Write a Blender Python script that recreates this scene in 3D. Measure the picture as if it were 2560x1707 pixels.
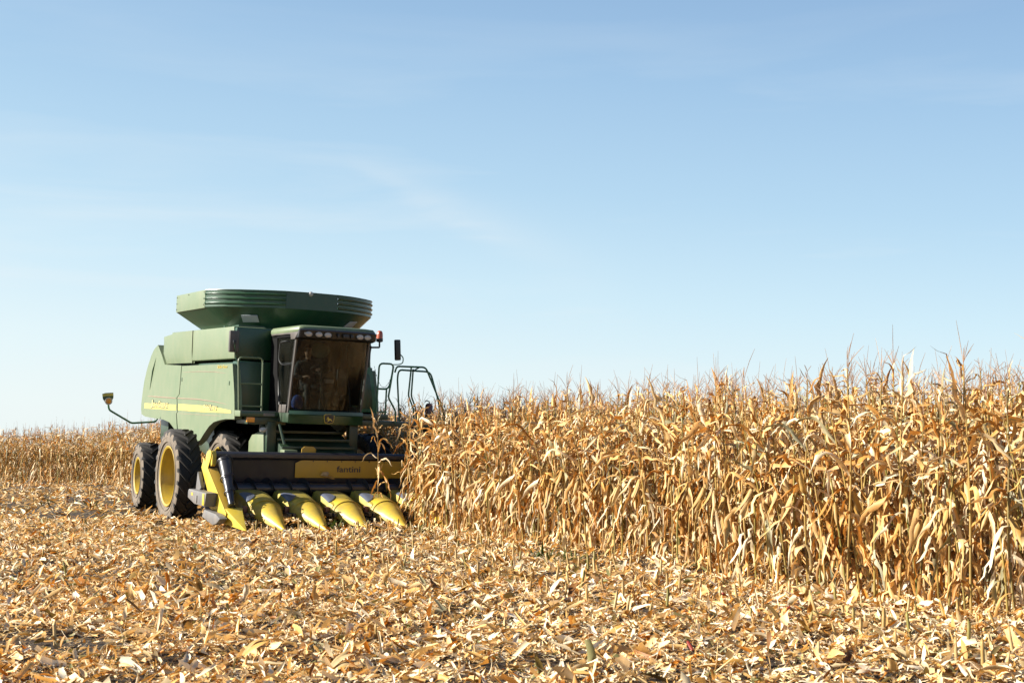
import bpy, bmesh, math, random
import numpy as np
from mathutils import Vector, Matrix
for o in list(bpy.data.objects): bpy.data.objects.remove(o)
S = bpy.context.scene
COL = S.collection
R = math.radians
rng = np.random.default_rng(7)
random.seed(7)

# ------------------------------------------------------------------ camera
FPX = 3200.0
cam = bpy.data.cameras.new('camera'); camo = bpy.data.objects.new('camera', cam); COL.objects.link(camo)
cam.sensor_width = 36.0; cam.lens = FPX / 2560 * 36.0; cam.clip_end = 3000; cam.clip_start = 0.1
camo.location = (0, 0, 1.45)
camo.rotation_euler = (R(90) + 0.08154, 0, 0)
cam.dof.use_dof = True; cam.dof.focus_distance = 18.0; cam.dof.aperture_fstop = 5.6
S.camera = camo

# ------------------------------------------------------------------ light
SUN_EL, SUN_AZ = 27.0, 187.0          # azimuth measured counter-clockwise from +X (world): sun stands at the left
sx, sy, sz = math.cos(R(SUN_EL))*math.cos(R(SUN_AZ)), math.cos(R(SUN_EL))*math.sin(R(SUN_AZ)), math.sin(R(SUN_EL))
sl = bpy.data.lights.new('sun', 'SUN'); sl.energy = 5.0; sl.angle = R(0.53); sl.color = (1.0, 0.95, 0.86)
so = bpy.data.objects.new('sun', sl); COL.objects.link(so)
so.rotation_euler = Vector((sx, sy, sz)).to_track_quat('Z', 'Y').to_euler()
W = bpy.data.worlds.new('World'); S.world = W; W.use_nodes = True
nt = W.node_tree; nt.nodes.clear()
def N(nt, t, **k):
    n = nt.nodes.new(t)
    for a, b in k.items(): setattr(n, a, b)
    return n
out = N(nt, 'ShaderNodeOutputWorld'); bg = N(nt, 'ShaderNodeBackground'); bg.inputs[1].default_value = 0.12
sky = N(nt, 'ShaderNodeTexSky', sky_type='NISHITA', sun_disc=False, sun_elevation=R(SUN_EL),
        sun_rotation=R(90 - SUN_AZ), altitude=100, air_density=1.0, dust_density=0.5, ozone_density=1.6)
# pale autumn sky: the Nishita sky pulled towards a gradient by height, measured only within view, a little deeper away from the sun
tc = N(nt, 'ShaderNodeTexCoord'); L = nt.links
sp = N(nt, 'ShaderNodeSeparateXYZ'); L.new(tc.outputs['Generated'], sp.inputs[0])
gr = N(nt, 'ShaderNodeValToRGB'); els = gr.color_ramp.elements
stops = [(0.0, (0.79, 0.885, 0.91)), (0.05, (0.74, 0.865, 0.91)), (0.12, (0.60, 0.79, 0.90)), (0.20, (0.455, 0.665, 0.84)), (0.29, (0.35, 0.55, 0.77)), (0.38, (0.26, 0.43, 0.67)), (0.55, (0.09, 0.18, 0.40)), (1.0, (0.03, 0.07, 0.18))]  # stops above the view darkened on purpose to cut sky fill light
while len(els) < len(stops): els.new(0.5)
for e, (p, c) in zip(els, stops): e.position = p; e.color = (*c, 1)
shx = N(nt, 'ShaderNodeMath', operation='MULTIPLY_ADD'); L.new(sp.outputs['X'], shx.inputs[0]); shx.inputs[1].default_value = 0.10; L.new(sp.outputs['Z'], shx.inputs[2])
L.new(shx.outputs[0], gr.inputs[0])
sc_ = N(nt, 'ShaderNodeMix', data_type='RGBA', blend_type='MULTIPLY'); sc_.inputs['Factor'].default_value = 1
k_ = 1/(0.12*2**1.45); sc_.inputs['B'].default_value = (k_, k_, k_, 1); L.new(gr.outputs[0], sc_.inputs['A'])
m1_ = N(nt, 'ShaderNodeMix', data_type='RGBA'); m1_.inputs['Factor'].default_value = 0.93; L.new(sky.outputs[0], m1_.inputs['A']); L.new(sc_.outputs['Result'], m1_.inputs['B'])
# thin high cirrus mixed in by direction
mp = N(nt, 'ShaderNodeMapping'); mp.inputs['Rotation'].default_value = (0, R(20), 0); mp.inputs['Scale'].default_value = (1.6, 1.0, 13.0)
nz = N(nt, 'ShaderNodeTexNoise'); nz.inputs['Scale'].default_value = 1.7; nz.inputs['Detail'].default_value = 8; nz.inputs['Roughness'].default_value = 0.55; nz.inputs['Distortion'].default_value = 0.4
cr = N(nt, 'ShaderNodeValToRGB'); cr.color_ramp.elements[0].position = 0.50; cr.color_ramp.elements[0].color = (0, 0, 0, 1); cr.color_ramp.elements[1].position = 0.80
cr.color_ramp.elements[1].color = (0.40, 0.40, 0.40, 1)
lowz = N(nt, 'ShaderNodeMapRange'); L.new(sp.outputs['Z'], lowz.inputs[0]); lowz.inputs['From Min'].default_value = 0.33; lowz.inputs['From Max'].default_value = 0.17; lowz.inputs['To Min'].default_value = 0.12; lowz.inputs['To Max'].default_value = 1
cm = N(nt, 'ShaderNodeMath', operation='MULTIPLY'); L.new(lowz.outputs[0], cm.inputs[1])
mx = N(nt, 'ShaderNodeMix', data_type='RGBA'); mx.inputs['B'].default_value = (0.86*k_, 0.91*k_, 0.93*k_, 1)
L.new(tc.outputs['Generated'], mp.inputs[0]); L.new(mp.outputs[0], nz.inputs['Vector']); L.new(nz.outputs['Fac'], cr.inputs[0])

# one long feathered streak of cirrus slanting down to the right, ahead of the camera
def M_(op, a, b=None, c=None, clamp=False):
    n = N(nt, 'ShaderNodeMath', operation=op); n.use_clamp = clamp
    for i, v in enumerate((a, b, c)):
        if v is None: continue
        if isinstance(v, (int, float)): n.inputs[i].default_value = v
        else: L.new(v, n.inputs[i])
    return n.outputs[0]
U_ = M_('DIVIDE', sp.outputs['X'], M_('MAXIMUM', sp.outputs['Y'], 0.05)); V_ = M_('DIVIDE', sp.outputs['Z'], M_('MAXIMUM', sp.outputs['Y'], 0.05))
D_ = M_('SUBTRACT', V_, M_('MULTIPLY_ADD', U_, -0.54, 0.161)); D_ = M_('ADD', D_, M_('MULTIPLY_ADD', nz.outputs['Fac'], 0.05, -0.025))
wd_ = M_('MULTIPLY_ADD', M_('ADD', U_, 0.13), 0.11, 0.006); q_ = M_('DIVIDE', D_, M_('MAXIMUM', wd_, 0.004))
st_ = M_('EXPONENT', M_('MULTIPLY', M_('MULTIPLY', q_, q_), -1.0))
al_ = M_('MULTIPLY', M_('MULTIPLY', M_('ADD', U_, 0.135), 25.0, clamp=True), M_('MULTIPLY', M_('SUBTRACT', 0.10, U_), 9.0, clamp=True), clamp=True)
st_ = M_('MULTIPLY', M_('MULTIPLY', st_, al_), M_('MULTIPLY_ADD', nz.outputs['Fac'], 0.40, -0.02))
L.new(M_('ADD', cr.outputs[0], st_), cm.inputs[0]); L.new(m1_.outputs['Result'], mx.inputs['A']); L.new(cm.outputs[0], mx.inputs['Factor'])
L.new(mx.outputs['Result'], bg.inputs[0]); L.new(bg.outputs[0], out.inputs[0])
S.view_settings.view_transform = 'Standard'; S.view_settings.look = 'None'
S.view_settings.gamma = 1.0; S.view_settings.exposure = 1.45
S.render.engine = 'CYCLES'
S.cycles.max_bounces = 8; S.cycles.transparent_max_bounces = 12

# ------------------------------------------------------------------ materials
MATS = {}
def newmat(name):
    m = bpy.data.materials.new(name); m.use_nodes = True; nt = m.node_tree
    for n in list(nt.nodes): nt.nodes.remove(n)
    o = N(nt, 'ShaderNodeOutputMaterial'); MATS[name] = m
    return m, nt, o
def coords(nt, scale=1.0, kind='Object'):
    t = N(nt, 'ShaderNodeTexCoord'); m = N(nt, 'ShaderNodeMapping')
    m.inputs['Scale'].default_value = (scale,)*3 if not isinstance(scale, tuple) else scale
    nt.links.new(t.outputs[kind], m.inputs[0]); return m.outputs[0]
def paint(name, base, dust=(0.42, 0.36, 0.25), amt=0.3, rough=0.4, metal=0.0, spread=0.25, scale=1.6, coat=0.3):
    base = tuple(0.64*v for v in base); dust = tuple(0.54*v for v in dust)
    m, nt, o = newmat(name); lk = nt.links
    p = N(nt, 'ShaderNodeBsdfPrincipled'); lk.new(p.outputs[0], o.inputs[0])
    n1 = N(nt, 'ShaderNodeTexNoise'); n1.inputs['Scale'].default_value = scale; n1.inputs['Detail'].default_value = 6
    n1.inputs['Roughness'].default_value = 0.65
    lk.new(coords(nt), n1.inputs['Vector'])
    n2 = N(nt, 'ShaderNodeTexNoise'); n2.inputs['Scale'].default_value = 3.0; n2.inputs['Detail'].default_value = 8
    lk.new(coords(nt, (2.0, 2.0, 0.9)), n2.inputs['Vector'])
    ad = N(nt, 'ShaderNodeMath', operation='ADD'); lk.new(n1.outputs[0], ad.inputs[0]); lk.new(n2.outputs[0], ad.inputs[1])
    mr = N(nt, 'ShaderNodeMapRange'); mr.inputs['From Min'].default_value = 0.75; mr.inputs['From Max'].default_value = 1.25
    mr.inputs['To Min'].default_value = max(0, amt - spread*0.5); mr.inputs['To Max'].default_value = amt + spread*0.5
    lk.new(ad.outputs[0], mr.inputs[0])
    mx = N(nt, 'ShaderNodeMix', data_type='RGBA'); mx.inputs['A'].default_value = (*base, 1); mx.inputs['B'].default_value = (*dust, 1)
    lk.new(mr.outputs[0], mx.inputs['Factor']); lk.new(mx.outputs['Result'], p.inputs['Base Color'])
    r2 = N(nt, 'ShaderNodeMath', operation='MULTIPLY_ADD'); lk.new(mr.outputs[0], r2.inputs[0]); r2.inputs[1].default_value = 0.5; r2.inputs[2].default_value = rough
    lk.new(r2.outputs[0], p.inputs['Roughness'])
    p.inputs['Metallic'].default_value = metal; p.inputs['Coat Weight'].default_value = coat; p.inputs['Coat Roughness'].default_value = 0.25
    b = N(nt, 'ShaderNodeBump'); b.inputs['Strength'].default_value = 0.08; b.inputs['Distance'].default_value = 0.01
    n3 = N(nt, 'ShaderNodeTexNoise'); n3.inputs['Scale'].default_value = 2.5; n3.inputs['Detail'].default_value = 3; lk.new(coords(nt), n3.inputs['Vector'])
    lk.new(n3.outputs[0], b.inputs['Height']); lk.new(b.outputs[0], p.inputs['Normal'])
    return m
GREEN = paint('green_shaded_paint', (0.004, 0.055, 0.016), amt=0.03, spread=0.05, rough=0.35)  # body green darkened in the colour for the shaded front faces
GSIDE = paint('green_sunlit_dusty_side_paint', (0.025, 0.145, 0.042), dust=(0.54, 0.45, 0.29), amt=0.36, spread=0.12, rough=0.42, scale=0.5)  # same green under dust, also painted lighter for the sunlit side
GTANK = paint('green_tank_shaded_paint', (0.005, 0.075, 0.030), dust=(0.50, 0.44, 0.30), amt=0.04, spread=0.07, rough=0.38, scale=0.6)  # tank green with the shade of its dark faces put into the colour
GRAIL = paint('green_rail_paint', (0.02, 0.17, 0.065), amt=0.05, spread=0.05, rough=0.35)
GDARK = paint('green_frame_paint', (0.006, 0.04, 0.014), amt=0.06, spread=0.1)
YEL = paint('yellow_paint', (0.78, 0.56, 0.03), amt=0.10, spread=0.22, rough=0.4)
YCONE = paint('worn_yellow_paint', (0.86, 0.58, 0.03), dust=(0.40, 0.29, 0.08), amt=0.34, spread=0.6, scale=5.0, rough=0.42, coat=0.12)
YHOOD = paint('dusty_yellow_paint', (0.74, 0.56, 0.04), dust=(0.26, 0.21, 0.07), amt=0.50, spread=0.6, scale=4.0, rough=0.45)
YPANEL = paint('yellow_panel_paint', (0.62, 0.36, 0.015), dust=(0.35, 0.25, 0.10), amt=0.12, spread=0.25, rough=0.5)
RIMY = paint('yellow_rim_paint', (0.60, 0.40, 0.015), dust=(0.22, 0.16, 0.06), amt=0.22, spread=0.5, scale=3, rough=0.35)
NAVY = paint('dark_blue_steel_paint', (0.009, 0.012, 0.030), amt=0.05, spread=0.08, rough=0.4)
BLACK = paint('black_plastic', (0.006, 0.006, 0.007), amt=0.015, spread=0.02, rough=0.45, coat=0.1)
DUSTB = paint('dusty_black_plastic', (0.03, 0.028, 0.027), dust=(0.42, 0.34, 0.28), amt=0.22, spread=0.2, rough=0.5)
GREY = paint('grey_paint', (0.14, 0.145, 0.16), dust=(0.4, 0.33, 0.24), amt=0.25, spread=0.35, rough=0.45)
STEEL = paint('worn_steel', (0.26, 0.30, 0.40), dust=(0.2, 0.17, 0.12), amt=0.15, spread=0.3, rough=0.35, metal=0.4)
SCREW = paint('dark_steel', (0.028, 0.031, 0.042), amt=0.06, spread=0.1, rough=0.28, metal=0.2)
SIDEW = paint('dusty_tyre_sidewall', (0.04, 0.036, 0.033), dust=(0.40, 0.32, 0.24), amt=0.58, spread=0.40, scale=3, rough=0.8, coat=0)
TREAD = paint('tyre_tread_rubber', (0.010, 0.009, 0.009), dust=(0.25, 0.19, 0.13), amt=0.04, spread=0.14, scale=5, rough=0.7, coat=0)
DECAL = paint('yellow_decal', (0.80, 0.62, 0.10), dust=(0.5, 0.44, 0.3), amt=0.15, spread=0.15, rough=0.5)
LETT = paint('pale_lettering', (0.85, 0.72, 0.28), amt=0.05, spread=0.05)
LETD = paint('dark_lettering', (0.02, 0.05, 0.025), amt=0.1, spread=0.05)
AMB = paint('amber_plastic', (1.2, 0.42, 0.01), amt=0.08, spread=0.1, rough=0.25)
REDL = paint('orange_red_plastic', (0.55, 0.07, 0.012), amt=0.12, spread=0.1, rough=0.3)
WHITE = paint('white_plastic', (0.75, 0.72, 0.68), amt=0.15, spread=0.15)
LAMP = paint('lamp_lens', (0.60, 0.56, 0.52), amt=0.15, spread=0.15, rough=0.2)
FIRE = paint('dark_red_paint', (0.16, 0.025, 0.015), amt=0.12, spread=0.15)
WINP = paint('pale_tank_window', (0.50, 0.55, 0.58), amt=0.1, spread=0.1, rough=0.3)
MATTE = paint('matte_black_in_shade', (0.006, 0.006, 0.007), amt=0.01, spread=0.01, rough=0.9, coat=0)  # pillar black kept free of sheen so it looks recessed in shadow
MATTE.node_tree.nodes['Principled BSDF'].inputs['Specular IOR Level'].default_value = 0.1
SKIN = paint('skin', (0.42, 0.22, 0.14), amt=0.0, spread=0.02, rough=0.5, coat=0)
CLOTH = paint('dark_jacket_cloth', (0.035, 0.035, 0.04), amt=0.0, spread=0.05, rough=0.85, coat=0)
HAIR = paint('dark_hair', (0.02, 0.014, 0.01), amt=0.0, spread=0.02, rough=0.6, coat=0)
BLUE = paint('blue_cloth', (0.01, 0.07, 0.40), amt=0.0, spread=0.05, rough=0.7, coat=0)
SEAT = paint('seat_fabric', (0.10, 0.11, 0.09), amt=0.05, spread=0.1, rough=0.9, coat=0)
def glass(name, tint, gl=0.7, film=0.03):
    m, nt, o = newmat(name); lk = nt.links
    t = N(nt, 'ShaderNodeBsdfTransparent'); t.inputs[0].default_value = (*tint, 1)
    g = N(nt, 'ShaderNodeBsdfGlossy'); g.inputs['Roughness'].default_value = 0.03; g.inputs[0].default_value = (gl, gl, gl, 1)
    f = N(nt, 'ShaderNodeFresnel'); f.inputs[0].default_value = 1.52
    b = N(nt, 'ShaderNodeBump'); b.inputs['Strength'].default_value = 0.035; b.inputs['Distance'].default_value = 0.02
    nn = N(nt, 'ShaderNodeTexNoise'); nn.inputs['Scale'].default_value = 2.2; lk.new(coords(nt, (1, 2, 0.4)), nn.inputs['Vector'])
    lk.new(nn.outputs[0], b.inputs['Height']); lk.new(b.outputs[0], g.inputs['Normal'])
    x = N(nt, 'ShaderNodeMixShader'); lk.new(f.outputs[0], x.inputs[0]); lk.new(t.outputs[0], x.inputs[1]); lk.new(g.outputs[0], x.inputs[2])
    # film of dust
    d = N(nt, 'ShaderNodeBsdfDiffuse'); d.inputs[0].default_value = (0.4, 0.34, 0.25, 1)
    x2 = N(nt, 'ShaderNodeMixShader'); x2.inputs[0].default_value = film
    lk.new(x.outputs[0], x2.inputs[1]); lk.new(d.outputs[0], x2.inputs[2]); lk.new(x2.outputs[0], o.inputs[0])
    return m
GLASS = glass('tinted_cab_glass', (0.27, 0.28, 0.25), film=0.003)
GLASS2 = glass('side_cab_glass', (0.72, 0.80, 0.80), film=0.008)

def ramp(nt, stops, k=1.0, gm=1.0):
    stops = [(p, tuple(k*v**gm for v in c)) for p, c in stops]
    r = N(nt, 'ShaderNodeValToRGB'); e = r.color_ramp.elements
    while len(e) < len(stops): e.new(0.5)
    for q, (p, c) in zip(e, stops): q.position = p; q.color = (*c, 1)
    return r
def leafmat(name, stops, trans=0.35, tcol=(1.0, 0.62, 0.28), spot=0.35, objrand=True, lk_=0.75, gm_=1.38):
    m, nt, o = newmat(name); lk = nt.links
    at = N(nt, 'ShaderNodeAttribute', attribute_name='tint')
    fac = at.outputs['Fac']
    if objrand:
        oi = N(nt, 'ShaderNodeObjectInfo'); a = N(nt, 'ShaderNodeMath', operation='ADD'); lk.new(fac, a.inputs[0]); lk.new(oi.outputs['Random'], a.inputs[1])
        f = N(nt, 'ShaderNodeMath', operation='FRACT'); lk.new(a.outputs[0], f.inputs[0]); fac = f.outputs[0]
    r = ramp(nt, stops, lk_, gm_); lk.new(fac, r.inputs[0])
    n = N(nt, 'ShaderNodeTexNoise'); n.inputs['Scale'].default_value = 9; n.inputs['Detail'].default_value = 5
    lk.new(coords(nt, (1, 1, 0.35)), n.inputs['Vector'])
    mr = N(nt, 'ShaderNodeMapRange'); mr.inputs['From Min'].default_value = 0.3; mr.inputs['From Max'].default_value = 0.7
    mr.inputs['To Min'].default_value = 1 - spot; mr.inputs['To Max'].default_value = 1 + spot*0.45; lk.new(n.outputs[0], mr.inputs[0])
    v = N(nt, 'ShaderNodeMix', data_type='RGBA', blend_type='MULTIPLY'); v.inputs['Factor'].default_value = 1
    lk.new(r.outputs[0], v.inputs['A']); lk.new(mr.outputs[0], v.inputs['B'])
    p = N(nt, 'ShaderNodeBsdfPrincipled'); p.inputs['Roughness'].default_value = 0.55; p.inputs['Specular IOR Level'].default_value = 0.35
    lk.new(v.outputs['Result'], p.inputs['Base Color'])
    tr = N(nt, 'ShaderNodeBsdfTranslucent'); tm = N(nt, 'ShaderNodeMix', data_type='RGBA', blend_type='MULTIPLY'); tm.inputs['Factor'].default_value = 1
    lk.new(v.outputs['Result'], tm.inputs['A']); tm.inputs['B'].default_value = (*tcol, 1); lk.new(tm.outputs['Result'], tr.inputs[0])
    s = N(nt, 'ShaderNodeMixShader'); s.inputs[0].default_value = trans
    lk.new(p.outputs[0], s.inputs[1]); lk.new(tr.outputs[0], s.inputs[2]); lk.new(s.outputs[0], o.inputs[0])
    return m
LEAF = leafmat('dry_corn_leaf', trans=0.24, stops= [(0, (1.0, 0.89, 0.68)), (0.22, (0.98, 0.78, 0.47)), (0.48, (0.90, 0.61, 0.26)), (0.68, (0.62, 0.33, 0.08)), (0.80, (0.86, 0.62, 0.31)), (0.90, (0.46, 0.45, 0.30)), (0.96, (0.84, 0.78, 0.60)), (1, (0.86, 0.70, 0.45))])
STALK = leafmat('dry_corn_stalk', [(0, (0.58, 0.42, 0.18)), (0.5, (0.50, 0.36, 0.12)), (0.8, (0.34, 0.32, 0.10)), (1, (0.45, 0.28, 0.12))], trans=0.0)
TASS = leafmat('corn_tassel', [(0, (0.80, 0.60, 0.42)), (0.5, (0.66, 0.46, 0.30)), (1, (0.88, 0.68, 0.48))], trans=0.2)
HUSK = leafmat('ear_husk', [(0, (0.72, 0.52, 0.24)), (0.5, (0.64, 0.42, 0.13)), (1, (0.74, 0.60, 0.36))], trans=0.15)
LITM = leafmat('crop_litter', [(0, (1.0, 0.90, 0.73)), (0.30, (0.96, 0.79, 0.51)), (0.55, (0.88, 0.65, 0.33)), (0.73, (0.66, 0.42, 0.14)), (0.79, (0.70, 0.34, 0.06)), (0.84, (0.26, 0.15, 0.06)), (0.91, (0.38, 0.37, 0.18)), (0.95, (0.95, 0.86, 0.68)), (1, (0.95, 0.88, 0.72))], trans=0.25, objrand=False, tcol=(1, 0.7, 0.36), lk_=0.92, gm_=1.38)
STUBM = leafmat('cut_stalk', [(0, (0.70, 0.54, 0.30)), (0.6, (0.60, 0.42, 0.18)), (0.9, (0.40, 0.36, 0.13)), (1, (0.50, 0.32, 0.14))], trans=0.0)
WEED = leafmat('green_weed', [(0, (0.10, 0.16, 0.03)), (1, (0.22, 0.24, 0.08))], trans=0.3, tcol=(0.9, 1, 0.4))
COBM = leafmat('red_cob', [(0, (0.50, 0.10, 0.05)), (1, (0.36, 0.07, 0.04))], trans=0.0)
def soil():
    m, nt, o = newmat('soil_and_chaff'); lk = nt.links
    p = N(nt, 'ShaderNodeBsdfPrincipled'); p.inputs['Roughness'].default_value = 0.9; lk.new(p.outputs[0], o.inputs[0])
    n = N(nt, 'ShaderNodeTexNoise'); n.inputs['Scale'].default_value = 14; n.inputs['Detail'].default_value = 8; n.inputs['Roughness'].default_value = 0.75
    lk.new(coords(nt), n.inputs['Vector'])
    r = ramp(nt, [(0.40, (0.012, 0.007, 0.003)), (0.54, (0.05, 0.028, 0.010)), (0.62, (0.22, 0.13, 0.045)), (0.75, (0.50, 0.34, 0.14))]); lk.new(n.outputs[0], r.inputs[0])
    lk.new(r.outputs[0], p.inputs['Base Color'])
    b = N(nt, 'ShaderNodeBump'); b.inputs['Strength'].default_value = 1; b.inputs['Distance'].default_value = 0.05; lk.new(n.outputs[0], b.inputs['Height']); lk.new(b.outputs[0], p.inputs['Normal'])
    return m
SOIL = soil()

# ------------------------------------------------------------------ object helpers
def tag(o, label=None, cat=None, group=None, kind=None):
    for k, v in (('label', label), ('category', cat), ('group', group), ('kind', kind)):
        if v: o[k] = v
    return o
def empty(name, loc=(0, 0, 0)):
    o = bpy.data.objects.new(name, None); COL.objects.link(o); o.location = loc; o.empty_display_size = 0.3; return o
def link_mesh(name, me, mat, parent=None):
    o = bpy.data.objects.new(name, me); COL.objects.link(o)
    for m in (mat if isinstance(mat, (list, tuple)) else [mat]): me.materials.append(m)
    if parent: o.parent = parent
    return o
class MB:
    def __init__(s): s.v = []; s.f = []; s.mi = []
    def add(s, vs, fs, mi=0):
        n = len(s.v); s.v += [tuple(v) for v in vs]; s.f += [tuple(i + n for i in f) for f in fs]; s.mi += [mi]*len(fs); return s
    def box(s, a, b, mi=0):
        x0, y0, z0 = a; x1, y1, z1 = b
        return s.add([(x0,y0,z0),(x1,y0,z0),(x1,y1,z0),(x0,y1,z0),(x0,y0,z1),(x1,y0,z1),(x1,y1,z1),(x0,y1,z1)],
                     [(0,3,2,1),(4,5,6,7),(0,1,5,4),(1,2,6,5),(2,3,7,6),(3,0,4,7)], mi)
    def prism(s, poly, ax, a, b, mi=0):
        n = len(poly)
        def P(p, t): return {0: (t, p[0], p[1]), 1: (p[0], t, p[1]), 2: (p[0], p[1], t)}[ax]
        vs = [P(p, a) for p in poly] + [P(p, b) for p in poly]
        fs = [tuple(range(n))[::-1], tuple(range(n, 2*n))] + [(i, (i+1) % n, (i+1) % n + n, i+n) for i in range(n)]
        return s.add(vs, fs, mi)
    def rings(s, rings, closed=True, cap=True, mi=0):
        n = len(rings[0]); vs = [p for r in rings for p in r]; fs = []
        for k in range(len(rings)-1):
            for i in range(n if closed else n-1):
                j = (i+1) % n; fs.append((k*n+i, k*n+j, (k+1)*n+j, (k+1)*n+i))
        if cap and closed: fs.append(tuple(range(n))[::-1]); fs.append(tuple(range((len(rings)-1)*n, len(rings)*n)))
        return s.add(vs, fs, mi)
    def tube(s, path, r, n=8, mi=0, bend=0.0):
        P = [Vector(p) for p in path]
        if bend > 0 and len(P) > 2:
            Q = [P[0]]
            for i in range(1, len(P)-1):
                a, b, c = P[i-1], P[i], P[i+1]; d1 = (a-b); d2 = (c-b); t = min(bend, d1.length*0.45, d2.length*0.45)
                A = b + d1.normalized()*t; B = b + d2.normalized()*t
                for k in range(5):
                    u = k/4; Q.append(A*(1-u)**2 + b*2*u*(1-u) + B*u*u)
            Q.append(P[-1]); P = Q
        rs = r if isinstance(r, (list, tuple)) else [r]*len(P)
        rings = []; up = None
        for i, p in enumerate(P):
            d = (P[min(i+1, len(P)-1)] - P[max(i-1, 0)]).normalized()
            if up is None: up = Vector((0, 0, 1)) if abs(d.z) < 0.9 else Vector((1, 0, 0))
            x = d.cross(up).normalized(); y = x.cross(d).normalized(); up = y
            rings.append([p + (x*math.cos(2*math.pi*k/n) + y*math.sin(2*math.pi*k/n))*rs[i] for k in range(n)])
        return s.rings(rings, mi=mi)
    def lathe(s, prof, c, ax=1, n=48, mi=0, a0=0, a1=2*math.pi):
        # prof: (radius, offset along axis)
        full = abs(a1-a0-2*math.pi) < 1e-6; m = n if full else n+1; rings = []
        for k in range(m):
            a = a0 + (a1-a0)*k/n; ca, sa = math.cos(a), math.sin(a); ring = []
            for r, t in prof:
                ring.append({1: (c[0]+r*ca, c[1]+t, c[2]+r*sa), 0: (c[0]+t, c[1]+r*ca, c[2]+r*sa), 2: (c[0]+r*ca, c[1]+r*sa, c[2]+t)}[ax])
            rings.append(ring)
        if full: rings.append(rings[0])
        return s.rings(rings, closed=False, cap=False, mi=mi)
    def ellipsoid(s, c, r, n=16, m=10, mi=0, rot=None):
        rings = []
        for i in range(m+1):
            t = math.pi*(i/m); t = min(max(t, 0.02), math.pi-0.02); ring = []
            for k in range(n):
                a = 2*math.pi*k/n; v = Vector((r[0]*math.sin(t)*math.cos(a), r[1]*math.sin(t)*math.sin(a), r[2]*math.cos(t)))
                if rot: v = rot @ v
                ring.append(v + Vector(c))
            rings.append(ring)
        return s.rings(rings, mi=mi)
    def build(s, name, mat, parent=None, bevel=0, angle=35, smooth=True, seg=2):
        me = bpy.data.meshes.new(name); me.from_pydata(s.v, [], s.f)
        mats = mat if isinstance(mat, (list, tuple)) else [mat]
        me.polygons.foreach_set('material_index', s.mi)
        bm = bmesh.new(); bm.from_mesh(me)
        bmesh.ops.remove_doubles(bm, verts=bm.verts, dist=1e-5)
        bmesh.ops.recalc_face_normals(bm, faces=bm.faces)
        if bevel:
            es = [e for e in bm.edges if len(e.link_faces) == 2 and e.calc_face_angle(0) > R(30)]
            bmesh.ops.bevel(bm, geom=es, offset=bevel, segments=seg, profile=0.6, affect='EDGES', clamp_overlap=True)
        bm.to_mesh(me); bm.free()
        if smooth:
            me.polygons.foreach_set('use_smooth', [True]*len(me.polygons)); me.set_sharp_from_angle(angle=R(angle))
        return link_mesh(name, me, mats, parent)
def text_mesh(name, txt, size, mat, parent, origin, xdir, ydir, shear=0.0, extrude=0.002, sx=1.0, offset=0.0, align='LEFT'):
    cu = bpy.data.curves.new(name, 'FONT'); cu.body = txt; cu.size = size; cu.shear = shear; cu.extrude = extrude; cu.offset = offset; cu.align_x = align
    t = bpy.data.objects.new(name + '_curve', cu); COL.objects.link(t)
    bpy.context.view_layer.update()
    me = bpy.data.meshes.new_from_object(t.evaluated_get(bpy.context.evaluated_depsgraph_get()))
    bpy.data.objects.remove(t); bpy.data.curves.remove(cu)
    X = Vector(xdir).normalized(); Y = Vector(ydir).normalized(); Z = X.cross(Y)
    M = Matrix((( *(X*sx), 0), (*Y, 0), (*Z, 0), (0, 0, 0, 1))).transposed(); M.col[3] = (*origin, 1)
    M = Matrix.Identity(4)
    for i in range(3): M[i][0] = X[i]*sx; M[i][1] = Y[i]; M[i][2] = Z[i]; M[i][3] = origin[i]
    me.transform(M); me.materials.clear()
    return link_mesh(name, me, mat, parent)
def copy_tree(o, parent=None):
    c = o.copy(); COL.objects.link(c); c.parent = parent
    for ch in o.children: copy_tree(ch, c)
    return c

# machine frame: +x forward, +y to the machine's left, slight nose-down and side tilt of the field
FW = Vector((0.49199162, -0.86959225, -0.04187565)); LF = Vector((0.86986326, 0.49298464, -0.0174371)); UP = Vector((0.03580722, -0.02784719, 0.99897066))
MO = Vector((-4.871, 26.446, 0.026))
MW = Matrix.Identity(4)
for i in range(3): MW[i][0] = FW[i]; MW[i][1] = LF[i]; MW[i][2] = UP[i]; MW[i][3] = MO[i]

# ================================================================== ground
def gz(x, y):
    return 0.035*np.sin(x*0.9 + 1.3*np.sin(y*0.35)) * np.cos(y*0.7 + 0.5) + 0.02*np.sin(x*2.3+y*1.7) - 0.03
def make_ground():
    xs = np.concatenate([[-1500, -400, -120, -60], np.linspace(-35, 25, 150), [60, 120, 400, 1500]])
    ys = np.concatenate([[-300, -60, -10], np.linspace(0, 70, 175), [100, 160, 400, 1500]])
    X, Y = np.meshgrid(xs, ys); Z = gz(X, Y)
    Z[(np.abs(X) > 40) | (Y > 75) | (Y < 0)] = -0.03
    nx, ny = len(xs), len(ys); me = bpy.data.meshes.new('field_ground')
    v = np.stack([X, Y, Z], -1).reshape(-1, 3)
    i = np.arange(nx*ny).reshape(ny, nx)
    f = np.stack([i[:-1, :-1], i[:-1, 1:], i[1:, 1:], i[1:, :-1]], -1).reshape(-1, 4)
    me.from_pydata(v.tolist(), [], f.tolist())
    me.polygons.foreach_set('use_smooth', [True]*len(me.polygons))
    tag(link_mesh('ground', me, SOIL), kind='structure')
make_ground()

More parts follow.
